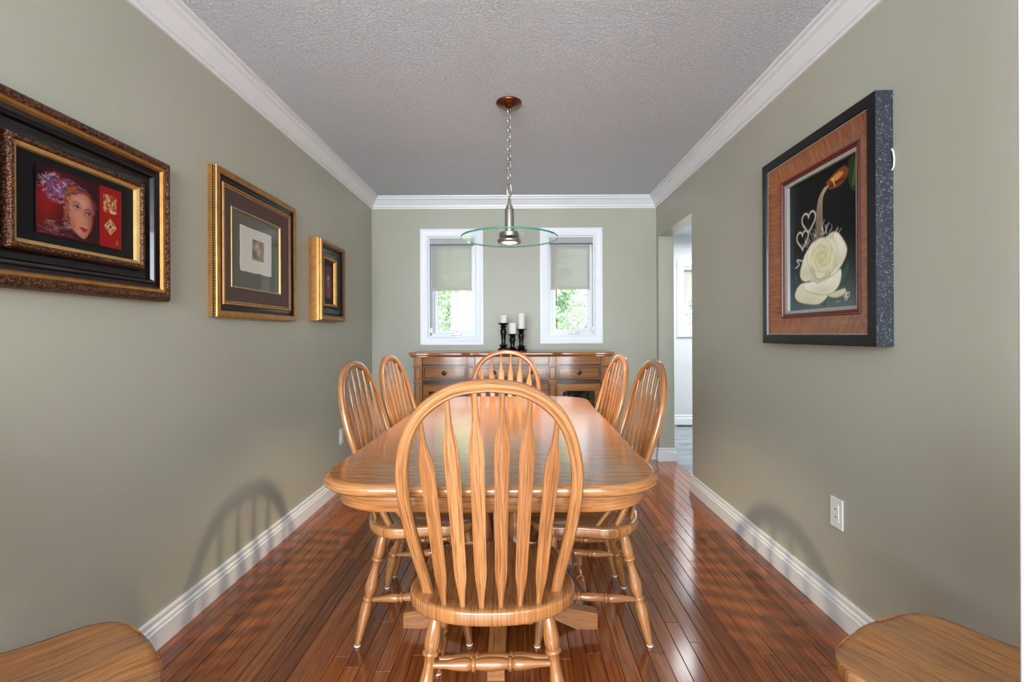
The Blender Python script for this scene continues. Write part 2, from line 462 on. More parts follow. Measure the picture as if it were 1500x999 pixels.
kf = struct(MB().box(XR + TH, 3.7, 1.25, 6.3, -0.06, -0.003), 'floor_kitchen', M['grout'])
for iy in range(17):
    for ix in range(4):
        x0 = XR + TH + ix * 0.6 - (0.3 if iy % 2 else 0); y0 = 1.26 + iy * 0.3
        a, b, c, d = max(x0, XR + TH) + 0.0015, min(x0 + 0.6, 3.55) - 0.0015, y0 + 0.0015, min(y0 + 0.3, 6.15) - 0.0015
        if b - a < 0.02 or d - c < 0.02: continue
        r = lambda i, z: [(a + i, c + i, z), (b - i, c + i, z), (b - i, d - i, z), (a + i, d - i, z)]
        MB().rows([r(0, -0.003), r(0, -0.001), r(0.0015, 0.0005)], True, False, True, False).build('floor_tile', M['tile'], kf, weld=False)

# ------------------------------------------------------------------ windows


def rect_frame(m, x0, x1, z0, z1, wd, y0, y1):
    """four flat boards round an opening (inner edge x0..x1, z0..z1)"""
    m.box(x0 - wd, x0, y0, y1, z0 - wd, z1 + wd); m.box(x1, x1 + wd, y0, y1, z0 - wd, z1 + wd)
    m.box(x0, x1, y0, y1, z1, z1 + wd); m.box(x0, x1, y0, y1, z0 - wd, z0); return m


def window(n, x0, x1, z0, z1, yb, shade_z, chain_side, mat='vinyl'):
    w_, cas = x1 - x0, 0.073
    # casing profile, mitred round the opening
    pr = [(0.0, 0.0), (0.0, 0.012), (0.006, 0.018), (0.045, 0.020), (0.060, 0.024), (cas, 0.024), (cas, 0.0)]
    rings = []
    for sx, sz in ((0, 0), (1, 0), (1, 1), (0, 1), (0, 0)):
        rings.append([((x1 + o) if sx else (x0 - o), yb - h, (z1 + o) if sz else (z0 - o)) for o, h in pr])
    root = struct(MB().rows(rings, True, False, False), 'window_%d' % n, M[mat], angle=25)
    # jamb lining, sash
    rect_frame(MB(), x0 + 0.012, x1 - 0.012, z0 + 0.012, z1 - 0.012, 0.012, yb - 0.002, yb + 0.15).build('jamb', M[mat], root)
    gx0, gx1, gz0, gz1 = x0 + 0.074, x1 - 0.052, z0 + 0.062, z1 - 0.10
    fr = rect_frame(MB(), x0 + 0.040, x1 - 0.030, z0 + 0.034, z1 - 0.04, 0.024, yb + 0.060, yb + 0.135)
    fr.build('window_frame', M[mat], root, bevel=0.003)
    s = rect_frame(MB(), gx0, gx1, gz0, gz1, 0.03, yb + 0.080, yb + 0.125)
    s.build('sash', M[mat], root, bevel=0.004)
    MB().box(gx0 - 0.005, gx1 + 0.005, yb + 0.098, yb + 0.104, gz0 - 0.005, gz1 + 0.005).build('pane', M['pane'], root)
    # crank handle
    cx = (gx0 + gx1) / 2 + 0.015
    cr = MB().box(cx - 0.05, cx + 0.05, yb + 0.035, yb + 0.060, z0 + 0.015, z0 + 0.030).box(cx - 0.005, cx + 0.052, yb + 0.020, yb + 0.036, z0 + 0.024, z0 + 0.034)
    cr.box(cx - 0.012, cx + 0.012, yb + 0.02, yb + 0.05, z0 + 0.028, z0 + 0.046)
    cr.build('crank_handle', M['silver'], root, bevel=0.003)
    # roller shade
    st = z1 - 0.068
    a, b = x0 + 0.028, x1 - 0.045
    if chain_side > 0: a, b = x0 + 0.030, x1 - 0.040
    sh = MB().box(a, b, yb + 0.029, yb + 0.030, shade_z, st).build('roller_shade', M['shade'], root)
    MB().box(x0 + 0.012, x1 - 0.012, yb + 0.012, yb + 0.075, st, z1 - 0.012).build('shade_valance', M['greyfab'], root, bevel=0.003)
    MB().box(x0 + 0.012, x1 - 0.012, yb + 0.009, yb + 0.013, st - 0.006, st + 0.006).build('valance_lip', M['darkgrey'], root)
    MB().box(a - 0.003, b + 0.003, yb + 0.024, yb + 0.035, shade_z - 0.014, shade_z + 0.006).build('hem_bar', M['hem'], root, bevel=0.003)
    # bead chain and tensioner
    cxp = x0 + 0.022 if chain_side < 0 else x1 - 0.018
    MB().tube([(cxp, yb + 0.022, st), (cxp, yb + 0.022, z0 + 0.075)], 0.0022, 6).build('shade_chain', M['chaingrey'], root)
    MB().tube([(cxp + 0.012, yb + 0.030, st), (cxp + 0.012, yb + 0.030, z0 + 0.075)], 0.0022, 6).build('shade_chain', M['chaingrey'], root)
    MB().box(cxp - 0.011, cxp + 0.016, yb + 0.012, yb + 0.034, z0 + 0.035, z0 + 0.085).build('chain_tensioner', M['plastic'], root, bevel=0.003)
    return root


M['greyfab'] = simple('valance_grey', srgb(176, 178, 180), 0.7)
M['hem'] = simple('hem_grey', srgb(186, 184, 178), 0.6)
M['darkgrey'] = simple('valance_dark_lip', srgb(96, 98, 104), 0.5)  # dark grey strip along the lower edge of the valance
M['chaingrey'] = simple('bead_chain_grey', srgb(170, 172, 176), 0.4)
window(1, WIN[0][0], WIN[0][1], WZ0, WZ1, YB, 1.595, -1)
window(2, WIN[1][0], WIN[1][1], WZ0 + 0.008, WZ1 + 0.006, YB, 1.600, 1)
window(3, KW[0], KW[1], 1.20, 2.05, 6.15, 1.62, 1)

# ------------------------------------------------------------------ arrow-back oak chair (faces +y, origin on the floor)
SEAT_Z = 0.45
half = [(0, -0.212), (0.063, -0.209), (0.126, -0.194), (0.179, -0.166), (0.215, -0.128), (0.233, -0.085), (0.234, -0.045), (0.225, -0.01), (0.216, 0.03),
        (0.212, 0.075), (0.212, 0.12), (0.205, 0.155), (0.186, 0.188), (0.155, 0.210), (0.115, 0.222), (0.065, 0.228), (0, 0.230)]


def smooth_poly(pts, n=3):
    """Catmull-Rom through an open polyline"""
    P = [Vector((*p, 0)) if len(p) == 2 else Vector(p) for p in pts]; out = []
    for i in range(len(P) - 1):
        p0, p1, p2, p3 = P[max(i - 1, 0)], P[i], P[i + 1], P[min(i + 2, len(P) - 1)]
        for k in range(n):
            t_ = k / n
            out.append(0.5 * ((2 * p1) + (p2 - p0) * t_ + (2 * p0 - 5 * p1 + 4 * p2 - p3) * t_ * t_ + (3 * p1 - p0 - 3 * p2 + p3) * t_ ** 3))
    out.append(P[-1]); return out


def seat_mb():
    h = smooth_poly(half, 2); out = h + [Vector((-p.x, p.y, 0)) for p in reversed(h[1:-1])]
    c = Vector((0, 0.01, 0)); m = MB()

    def dip(p):
        # two thigh troughs either side of a low pommel, deepest behind the middle
        d = max(0, 1 - ((abs(p.x) - 0.085) / 0.105) ** 2) * max(0, 1 - ((p.y - 0.01) / 0.19) ** 2)
        d2 = 0.7 * max(0, 1 - (p.x / 0.17) ** 2) * max(0, 1 - ((p.y + 0.045) / 0.12) ** 2)
        d3 = max(0, 1 - ((abs(p.x) - 0.1) / 0.075) ** 2) * max(0, min(1, (p.y - 0.05) / 0.17)) * 0.9
        return 0.013 * max(d, d2, d3)
    def ring(s, dz, top):
        r = []
        for p in out:
            q = c + (p - c) * s
            r.append((q.x, q.y, SEAT_Z + dz - (dip(q) if top else 0)))
        return r
    rings = [ring(0.05, 0, True)] + [ring(s, 0, True) for s in (0.2, 0.36, 0.52, 0.68, 0.82, 0.92)] + [ring(0.98, 0, True), ring(0.995, -0.003, True), ring(1.0, -0.008, False), ring(1.0, -0.028, False), ring(0.99, -0.036, False), ring(0.96, -0.041, False), ring(0.3, -0.041, False)]
    m.rows(rings)
    # grain runs front to back
    for i, f in enumerate(m.f):
        m.uv[i] = [(m.v[k][1], m.v[k][0] + 0.02 * (i % 1)) for k in f]
    return m


# hoop centre line in its own raked plane
HOOP = [(0.178, -0.01), (0.186, 0.06), (0.200, 0.14), (0.214, 0.24), (0.221, 0.33), (0.216, 0.41), (0.194, 0.485), (0.153, 0.545), (0.083, 0.588), (0, 0.600)]
RAKE = 0.31


def hoop_pt(x, h):
    return Vector((x, -0.098 - 0.335 * h - 0.02 * math.sin(min(1, h / 0.6) * math.pi), SEAT_Z - 0.006 + h))


hp = smooth_poly(HOOP, 4); hpath = hp + [Vector((-p.x, p.y, 0)) for p in reversed(hp[:-1])]


def hoop_mb():
    P = [hoop_pt(p.x, p.y) for p in hpath]; rings = []
    for i, p in enumerate(P):
        d = (P[min(i + 1, len(P) - 1)] - P[max(i - 1, 0)]).normalized()
        n2 = Vector((0, -1, -RAKE)).normalized(); n2 = (n2 - d * n2.dot(d)).normalized(); n1 = d.cross(n2)
        s = []
        for a, b in ((1, -.55), (1, .55), (.7, .9), (.45, .78), (.15, 1), (-.15, 1), (-.45, .78), (-.7, .9), (-1, .55), (-1, -.55), (-.65, -1), (.65, -1)):
            s.append(p + n1 * a * 0.0155 + n2 * b * 0.0115)
        rings.append(s)
    return MB().rows(rings)


def hoop_at(x):
    best = None
    for p in hp:
        if p.y > 0.3 and (best is None or abs(p.x - abs(x)) < abs(best.x - abs(x))): best = p
    # linear refine
    up = [p for p in hp if p.y > 0.33]
    for a, b in zip(up, up[1:]):
        if (a.x - abs(x)) * (b.x - abs(x)) <= 0:
            k = (abs(x) - a.x) / (b.x - a.x) if abs(b.x - a.x) > 1e-9 else 0
            return hoop_pt(x, a.y + (b.y - a.y) * k)
    return hoop_pt(x, best.y)


SPW = [(0, 0.0065, 0.0065), (0.05, 0.0072, 0.0065), (0.10, 0.0100, 0.006), (0.15, 0.0136, 0.0055), (0.19, 0.0150, 0.005), (0.24, 0.0155, 0.005), (0.45, 0.0166, 0.005), (0.68, 0.0180, 0.005), (0.73, 0.0181, 0.005), (0.775, 0.0166, 0.0053), (0.83, 0.0106, 0.006), (0.87, 0.0075, 0.0062), (0.94, 0.0060, 0.006), (1.0, 0.0058, 0.006)]


def spindle_mb(i):
    xb = (i - 2.5) * 0.0500; xt = (i - 2.5) * 0.0672
    b = Vector((xb, -0.183 + 1.1 * xb * xb, SEAT_Z - 0.012)); tp = hoop_at(xt) + Vector((0, 0, -0.004))
    d = (tp - b).normalized(); wx = Vector((1, 0.25 * xb, 0)); wx = (wx - d * wx.dot(d)).normalized(); ny = d.cross(wx)
    rings = []
    for t_, a, c in SPW:
        p = b.lerp(tp, t_) + ny * 0.008 * math.sin(math.pi * t_)
        rings.append([p + wx * (a * 1.12) * math.cos(k) + ny * c * math.sin(k) for k in (0.35, 0.9, 2.24, 2.79, 3.49, 4.04, 5.38, 5.93)])
    return MB().rows(rings)


LEG = [(0, .0125), (.03, .0135), (.10, .0175), (.19, .0215), (.235, .0205), (.255, .0165), (.262, .0215), (.272, .0228), (.282, .0215), (.29, .0155), (.34, .0140), (.40, .0170), (.46, .0215), (.50, .0228), (.54, .0215), (.575, .0165), (.592, .0150), (.60, .0195), (.61, .0212), (.62, .0195), (.628, .0165), (.66, .0205), (.72, .0218), (.78, .0205), (.88, .0165), (.97, .0128), (1, .0115)]
STR = [(0, .0075), (.06, .0085), (.14, .0105), (.24, .0155), (.29, .0165), (.325, .0155), (.335, .0120), (.345, .0178), (.355, .0185), (.365, .0178), (.375, .0125), (.42, .0155), (.50, .0170)]
STR = STR + [(1 - a, b) for a, b in reversed(STR[:-1])]
LEGS = {(-1, -1): ((-.150, -.125, .422), (-.205, -.215, .006)), (1, -1): ((.150, -.125, .422), (.205, -.215, .006)),
        (-1, 1): ((-.155, .135, .422), (-.200, .205, .006)), (1, 1): ((.155, .135, .422), (.200, .205, .006))}


def leg_at(k, z):
    a, b = map(Vector, LEGS[k]); return a.lerp(b, (a.z - z) / (a.z - b.z))


def make_chair(label):
    t = thing('dining_chair', label, 'chair', group='arrow-back oak dining chairs')
    seat_mb().build('seat', M['oak'], t, angle=50)
    hoop_mb().build('back_hoop', M['oak'], t, angle=50)
    for i in range(6): spindle_mb(i).build('arrow_spindle', M['oak'], t, angle=50)
    for s in (-1, 1):
        hh = hoop_pt(s * 0.206, 0.215); a = Vector((s * 0.196, -0.015, SEAT_Z - 0.010))
        MB().lathe([(0, .0065), (.05, .0085), (.35, .0105), (.7, .008), (1, .0055)], a, hh + Vector((-s * 0.004, 0.004, 0)), 10).build('brace_spindle', M['oak'], t)
    for k, (a, b) in LEGS.items():
        lg = MB().lathe(LEG, a, b, 14).build('leg', M['oak'], t, angle=60)
        d = (Vector(b) - Vector(a)).normalized()
        MB().lathe([(0, .0125), (.6, .0125), (1, .010)], Vector(b) + Vector((0, 0, 0.001)), (b[0], b[1], 0.0), 12).build('foot_glide', M['plastic'], lg)
    mid = []
    for s in (-1, 1):
        p, q = leg_at((s, -1), 0.162), leg_at((s, 1), 0.186); mid.append(p.lerp(q, 0.57))
        MB().lathe(STR, p, q, 12).build('side_stretcher', M['oak'], t, angle=60)
    MB().lathe(STR, mid[0], mid[1], 12).build('middle_stretcher', M['oak'], t, angle=60)
    MB().lathe(STR, leg_at((-1, -1), 0.280), leg_at((1, -1), 0.280), 12).build('rear_stretcher', M['oak'], t, angle=60)
    return t


ch = make_chair('honey oak chair in the foreground at the near table end, its back towards the viewer')
ch.location = (-0.077, 1.440, 0); ch.rotation_euler = (0, 0, R(1.0))
for loc, rz, lab in (
        ((-0.085, 2.975, 0), R(180), 'oak chair at the far end of the table, directly in front of the sideboard'),
        ((-0.392, 1.995, 0), R(-90), 'oak chair on the left side of the table, the nearer of the two'),
        ((-0.380, 2.50, 0), R(-92), 'oak chair on the left side of the table, the farther, nearest the sideboard'),
        ((0.268, 1.985, 0), R(91), 'oak chair on the right side of the table, the nearer of the two'),
        ((0.238, 2.495, 0), R(92), 'oak chair on the right side of the table, the farther, nearest the doorway'),
        ((-1.005, 0.94, 0), R(-40), 'oak chair in the left foreground corner, only its rounded seat in view'),
        ((0.950, 0.970, 0), R(28), 'oak chair in the right foreground corner, only its rounded seat in view')):
    dup(ch, loc, rz, lab)

# ------------------------------------------------------------------ pedestal dining table
TX, TY0, TY1, TZ = -0.072, 1.262, 3.105, 0.765
tb = thing('dining_table', 'long honey oak pedestal dining table with rounded corners in the middle of the room', 'table', (TX, (TY0 + TY1) / 2, 0), R(-0.8))
L2 = (TY1 - TY0) / 2


def table_outline(ins, n=10):
    hw, r = 0.488 - ins, 0.20 - ins * 0.5
    bow_e, bow_s = 0.022, 0.018; pts = []
    for sx, sy, a0 in ((1, -1, -90), (1, 1, 0), (-1, 1, 90), (-1, -1, 180)):
        for k in range(n + 1):
            a = R(a0 + 90 * k / n); pts.append([sx * (hw - r) + r * math.cos(a), sy * (L2 - ins - r) + r * math.sin(a)])
    res = []
    P = pts + [pts[0]]
    for i, (a, b) in enumerate(zip(P, P[1:])):
        m_ = (8 if (i // (n + 1)) % 2 else 20) if i % (n + 1) == n else 1
        for k in range(m_): res.append([a[0] + (b[0] - a[0]) * k / m_, a[1] + (b[1] - a[1]) * k / m_])
    for p in res:
        ex = max(0, 1 - (p[0] / 0.5) ** 2); ey = max(0, 1 - (p[1] / L2) ** 2)
        p[1] += math.copysign(bow_e * (ex - 0.75), p[1]) if abs(p[1]) > L2 - 0.3 else 0
        p[0] += math.copysign(bow_s * (ey - 0.8), p[0]) if abs(p[0]) > 0.25 else 0
    return res


def ring_z(ins, z):
    return [(x_, y_, z) for x_, y_ in table_outline(ins)]


m = MB().rows([ring_z(0.016, TZ), ring_z(0.008, TZ - 0.0025), ring_z(0.002, TZ - 0.009), ring_z(0.0, TZ - 0.017), ring_z(0.003, TZ - 0.026), ring_z(0.010, TZ - 0.033), ring_z(0.06, TZ - 0.035)], True, False, True, swap=True)
m.build('table_edge', M['oak_edge'] if 'oak_edge' in M else M['oak'], tb, angle=50)
o_ = ring_z(0.016, TZ)
m = MB(); m.face(o_, [(p[0], p[1]) for p in o_], False)
m.build('tabletop', M['oak_top'], tb)
m = MB().rows([ring_z(0.040, TZ - 0.033), ring_z(0.040, TZ - 0.080), ring_z(0.043, TZ - 0.084), ring_z(0.062, TZ - 0.084), ring_z(0.062, TZ - 0.033)], True, False, False, swap=True)
m.build('apron', M['oak'], tb, angle=40)
yc = (TY0 + TY1) / 2
POST = [(0, .022), (.04, .030), (.10, .030), (.13, .020), (.16, .027), (.19, .020), (.30, .024), (.45, .035), (.55, .037), (.65, .028), (.74, .019), (.78, .027), (.82, .019), (.88, .030), (.96, .030), (1, .024)]
for s in (-1, 1):
    pc = s * 0.262
    MB().box(-0.13, 0.13, pc - 0.13, pc + 0.13, 0.075, 0.115).build('pedestal_base', M['oak'], tb, bevel=0.006)
    MB().box(-0.20, 0.20, pc - 0.12, pc + 0.12, 0.615, TZ - 0.035).build('pedestal_cap', M['oak'], tb, bevel=0.004)
    MB().box(-0.028, 0.028, pc - 0.028, pc + 0.028, 0.11, 0.62).build('pedestal_core', M['oak'], tb, bevel=0.004)
    for sx in (-1, 1):
        for sy in (-1, 1):
            MB().lathe(POST, (sx * 0.062, pc + sy * 0.075, 0.112), (sx * 0.062, pc + sy * 0.075, 0.618), 14).build('turned_post', M['oak'], tb, angle=60)
    for dx, dy, ln in ((-1, 0, 0.385), (1, 0, 0.385), (0, s, 0.315)):
        d = Vector((dx, dy, 0)); q = Vector((-dy, dx, 0)); rings = []
        for k, (tt, ztop, hw_) in enumerate(((0.06, 0.115, 0.032), (0.13, 0.112, 0.032), (0.20, 0.096, 0.031), (0.30, 0.072, 0.030), (0.36, 0.062, 0.030), (0.385, 0.058, 0.029))):
            p = Vector((0, pc, 0)) + d * (tt * ln / 0.385); zb = 0.07 if k < 2 else (0.045 if k == 2 else 0.0)
            rings.append([p - q * hw_ + Vector((0, 0, zb)), p + q * hw_ + Vector((0, 0, zb)), p + q * hw_ + Vector((0, 0, ztop - .006)), p + q * (hw_ - .006) + Vector((0, 0, ztop)), p - q * (hw_ - .006) + Vector((0, 0, ztop)), p - q * hw_ + Vector((0, 0, ztop - .006))])
        MB().rows(rings).build('pedestal_foot', M['oak'], tb, angle=30)

# ------------------------------------------------------------------ sideboard
SBX, SBY = -0.056, 4.43
sb = thing('sideboard', 'brown carved wooden sideboard with serpentine front standing against the back wall', 'sideboard', (SBX, SBY, 0))
# local: back at y=0, front around y=-0.42
PIL = [(-0.820, -0.752), (-0.372, -0.308), (0.312, 0.376), (0.752, 0.820)]
FY = -0.405


def front_curve(x_):
    """front line of the case: bulging end bays, stepped-out middle"""
    a = abs(x_)
    if a > 0.34: return FY - 0.013 * max(0, 1 - ((a - 0.562) / 0.19) ** 2)
    return FY - 0.010


def curved_slab(m, x0, x1, z0, z1, out, depth=0.03, n=12):
    rings = []
    for k in range(n + 1):
        x_ = x0 + (x1 - x0) * k / n; y_ = front_curve(x_) - out
        rings.append([(x_, y_, z0), (x_, y_, z1), (x_, y_ + depth, z1), (x_, y_ + depth, z0)])
    m.rows(rings, smooth=True); return m


MB().box(-0.815, 0.815, FY + 0.02, -0.005, 0.06, 0.985).build('case', M['buffet'], sb)
# top with overhang following the front
m = MB()
for z0, z1, ov in ((0.995, 1.018, 0.034), (0.978, 0.996, 0.020)):
    xs = [-0.82 - ov] + [-0.80 + 1.6 * k / 40 for k in range(41)] + [0.82 + ov]
    rings = []
    for x_ in xs:
        inpil = any(a - 0.012 < x_ < b + 0.012 for a, b in PIL) or abs(x_) > 0.74
        y_ = (FY - 0.022 if inpil else front_curve(x_)) - ov
        rings.append([(x_, y_, z0), (x_, y_ - 0.002, (z0 + z1) / 2), (x_, y_ + 0.003, z1), (x_, -0.002, z1), (x_, -0.002, z0)])
    m.rows(rings)
m.build('top', M['buffet'], sb, angle=40)
for a, b in PIL:
    p = MB().box(a, b, FY - 0.024, FY + 0.03, 0.915, 0.98, 2).box(a - 0.004, b + 0.004, FY - 0.030, FY + 0.03, 0.900, 0.918, 0)
    p.box(a, b, FY - 0.018, FY + 0.03, 0.785, 0.902, 2).box(a + 0.012, b - 0.012, FY - 0.024, FY + 0.02, 0.80, 0.888, 2)
    p.box(a - 0.004, b + 0.004, FY - 0.028, FY + 0.03, 0.766, 0.786, 0).box(a, b, FY - 0.018, FY + 0.03, 0.10, 0.768, 2).box(a + 0.012, b - 0.012, FY - 0.023, FY + 0.02, 0.13, 0.74, 2)
    p.box(a - 0.008, b + 0.008, FY - 0.034, FY + 0.03, 0.0, 0.10, 0)
    pp = p.build('pilaster', M['buffet'], sb, bevel=0.003)
    q = MB().box(a + 0.008, b - 0.008, FY - 0.0205, FY + 0.01, 0.796, 0.892, 2).box(a + 0.008, b - 0.008, FY - 0.0205, FY + 0.01, 0.126, 0.744, 2)
    q.box(a - 0.005, b + 0.005, FY - 0.0285, FY + 0.02, 0.8965, 0.9015, 0).box(a - 0.005, b + 0.005, FY - 0.0265, FY + 0.02, 0.762, 0.7665, 0)
    q.build('pilaster_bead', M['buffet_dark'], pp)
BAY = [(-0.750, -0.374), (-0.306, 0.310), (0.378, 0.750)]
for (a, b) in BAY:
    curved_slab(MB(), a, b, 0.918, 0.978, 0.004).build('frieze', M['buffet'], sb, angle=40)
    m = MB(); curved_slab(m, a, b, 0.902, 0.918, 0.016); curved_slab(m, a, b, 0.768, 0.784, 0.014); curved_slab(m, a, b, 0.752, 0.768, 0.006); curved_slab(m, a, b, 0.0, 0.10, 0.008)
    m.build('rail', M['buffet_dark'], sb, angle=40)


def pull(x_, z_, par):
    y_ = front_curve(x_) - 0.016
    k = MB().lathe([(0, .022), (.25, .022), (.34, .008), (.6, .008), (.66, .014), (.85, .015), (1, .009)], (x_, y_, z_), (x_, y_ - 0.026, z_), 14)
    return k.build('knob', M['knob'], par, angle=50)


def drawer(a, b, kn):
    m = MB(); curved_slab(m, a + 0.004, b - 0.004, 0.790, 0.897, 0.0); curved_slab(m, a + 0.022, b - 0.022, 0.806, 0.881, 0.007)
    d = m.build('drawer', M['buffet'], sb, angle=40)
    m = MB()
    for z0, z1 in ((0.799, 0.806), (0.881, 0.888)): curved_slab(m, a + 0.015, b - 0.015, z0, z1, 0.012)
    for x0, x1 in ((a + 0.015, a + 0.022), (b - 0.022, b - 0.015)): curved_slab(m, x0, x1, 0.806, 0.881, 0.012, n=2)
    m.build('drawer_bead', M['buffet_dark'], d, angle=40)
    pull(kn, 0.846, d)


drawer(-0.750, -0.374, -0.562); drawer(-0.306, 0.001, -0.152); drawer(0.003, 0.310, 0.156); drawer(0.378, 0.750, 0.564)


def door(a, b, glazed, kn):
    st = 0.052; m = MB()
    curved_slab(m, a + 0.003, b - 0.003, 0.69, 0.748, 0.0); curved_slab(m, a + 0.003, b - 0.003, 0.105, 0.16, 0.0)
    curved_slab(m, a + 0.003, a + st, 0.16, 0.69, 0.0, n=3); curved_slab(m, b - st, b - 0.003, 0.16, 0.69, 0.0, n=3)
    if not glazed:
        curved_slab(m, a + st, b - st, 0.16, 0.69, -0.012); curved_slab(m, a + st + 0.03, b - st - 0.03, 0.20, 0.65, -0.003)
    d = m.build('door', M['buffet'], sb, angle=40)
    if glazed:
        m = MB(); curved_slab(m, a + st, b - st, 0.16, 0.69, -0.030, 0.006); m.build('dark_lining', M['blackmat'], d)
        m = MB(); curved_slab(m, a + st - .004, b - st + .004, 0.158, 0.692, -0.014, 0.004); m.build('glass_pane', M['darkglass'], d)
        # scrolled ironwork behind the glass
        xc = (a + b) / 2; g_ = MB(); yy = front_curve(xc) + 0.022
        for cx_, cz_, r_ in ((xc, 0.60, 0.075), (xc, 0.42, 0.10), (xc - 0.09, 0.645, 0.035), (xc + 0.09, 0.645, 0.035), (xc, 0.24, 0.07)):
            g_.tube([(cx_ + r_ * math.cos(q * math.pi / 10), yy, cz_ + r_ * math.sin(q * math.pi / 10)) for q in range(20)], 0.004, 6, True)
        for xx in (-0.06, 0, 0.06): g_.tube([(xc + xx, yy, 0.165), (xc + xx, yy, 0.685)], 0.0035, 6)
        g_.build('iron_scrollwork', M['knob'], d)
    pull(kn, 0.45, d)


door(-0.750, -0.374, True, -0.40); door(-0.306, 0.001, False, -0.03); door(0.003, 0.310, False, 0.034); door(0.378, 0.750, True, 0.404)

# candle holders and candles on the sideboard
STK = [(0, .054), (.03, .054), (.06, .048), (.09, .049), (.13, .034), (.17, .024), (.20, .037), (.23, .038), (.26, .021), (.32, .018), (.55, .022), (.68, .029), (.76, .029), (.82, .019), (.86, .028), (.89, .029), (.92, .018), (.955, .040), (.985, .050), (1.0, .049)]
for x_, y_, hs, hc, nm in ((-0.128, 4.17, 0.247, 0.070, 'tallest'), (-0.048, 4.07, 0.152, 0.094, 'shortest'), (0.027, 4.18, 0.196, 0.138, 'middle-height')):
    c = thing('candle_holder', 'black turned candle holder on the sideboard, the %s of the three' % nm, 'candle holder', (x_, y_, 1.018), group='black candle holders on the sideboard')
    cut = [q for q in STK]
    MB().lathe(cut[:5], (0, 0, 0), (0, 0, hs), 20, True, False).build('foot', M['black'], c, angle=50)
    MB().lathe(cut[4:17], (0, 0, 0), (0, 0, hs), 20, False, False).build('stem', M['black'], c, angle=50)
    MB().lathe(cut[16:], (0, 0, 0), (0, 0, hs), 20, False, True).build('drip_plate', M['black'], c, angle=50)
    k = thing('candle', 'white pillar candle on the %s black candle holder' % nm, 'candle', (x_, y_, 1.018 + hs), group='white candles on the sideboard')
    MB().lathe([(0, .030), (.02, .031), (.97, .031), (1, .029)], (0, 0, 0.0005), (0, 0, hc), 20).build('wax_body', M['wax'], k, angle=50)
    MB().tube([(0, 0, hc - 0.002), (0.001, 0, hc + 0.010)], 0.0012, 6).build('wick', M['blackmat'], k)

# ------------------------------------------------------------------ pendant lamp
PX, PY = -0.045, 2.625
pl = thing('pendant_lamp', 'pendant lamp with round glass disc hanging from a chain above the table', 'lamp', (PX, PY, HC))
# local z is measured from the ceiling
MB().lathe([(0, .070), (.15, .071), (.35, .066), (.6, .045), (.8, .020), (1, .010)], (0, 0, 0), (0, 0, -0.036), 32).build('canopy', M['copper'], pl, angle=60)
DZ = 1.690 - HC


def link(m, z, rot, rx, rz_, r):
    pts = []
    for q in range(16):
        a = 2 * math.pi * q / 16; u = rx * math.cos(a); v = rz_ * math.sin(a)
        pts.append((u * math.cos(rot), u * math.sin(rot), z + v))
    m.tube(pts, r, 6, True)


m = MB(); z = -0.040; i = 0; zend = -0.435
while z > zend:
    link(m, z, R(25) + (math.pi / 2) * (i % 2), 0.0090, 0.0165, 0.0028); z -= 0.0262; i += 1
tag(m.build('chain', M['nickel'], pl), kind='stuff')
m = MB(); link(m, -0.482, R(30), 0.0135, 0.037, 0.0034); m.build('chain_ring', M['nickel'], pl)
MB().tube([(0.004 * math.sin(k * 1.1), 0.004 * math.cos(k * 1.1), -0.03 - k * 0.04) for k in range(12)], 0.0022, 6).build('cord', M['nickel'], pl)
MB().lathe([(0, .004), (.03, .007), (.20, .011), (.205, .018), (.28, .019), (.285, .0235), (.30, .025), (.32, .0255), (1, .0255)], (0, 0, -0.522), (0, 0, DZ + 0.011), 24).build('stem', M['nickel'], pl, angle=35)
gd = MB().lathe([(0, .2645), (1, .2645)], (0, 0, DZ), (0, 0, DZ + 0.010), 96).build('glass_disc', M['discthin'], pl, angle=35)
MB().lathe([(0, .2648), (.1, .2665), (.9, .2665), (1, .2648)], (0, 0, DZ), (0, 0, DZ + 0.010), 96, False, False).build('polished_edge', M['discedge'], gd, angle=35)
MB().lathe([(0, .056), (.75, .056), (.9, .050), (1, .026)], (0, 0, DZ + 0.011), (0, 0, DZ + 0.040), 24).build('lamp_holder', M['nickel'], pl, angle=35)
MB().lathe([(0, .052), (.08, .062), (.35, .067), (.65, .067), (.95, .062), (1, .052), (.6, .047)], (0, 0, DZ - 0.001), (0, 0, DZ - 0.024), 32, True, False).build('trim_ring', M['nickel'], pl, angle=35)
MB().lathe([(0, .044), (1, .038)], (0, 0, DZ - 0.012), (0, 0, DZ - 0.022), 24).build('bulb', M['bulb'], pl)
light('pendant_spot', 'SPOT', (PX, PY, HC + DZ - 0.034), (PX, PY, 0), 75, (1.0, 0.80, 0.54), spot_size=R(112), spot_blend=0.6, shadow_soft_size=0.022)

# ------------------------------------------------------------------ pictures (local: x right, z up, faces -y, wall plane at y=0, centre at origin)


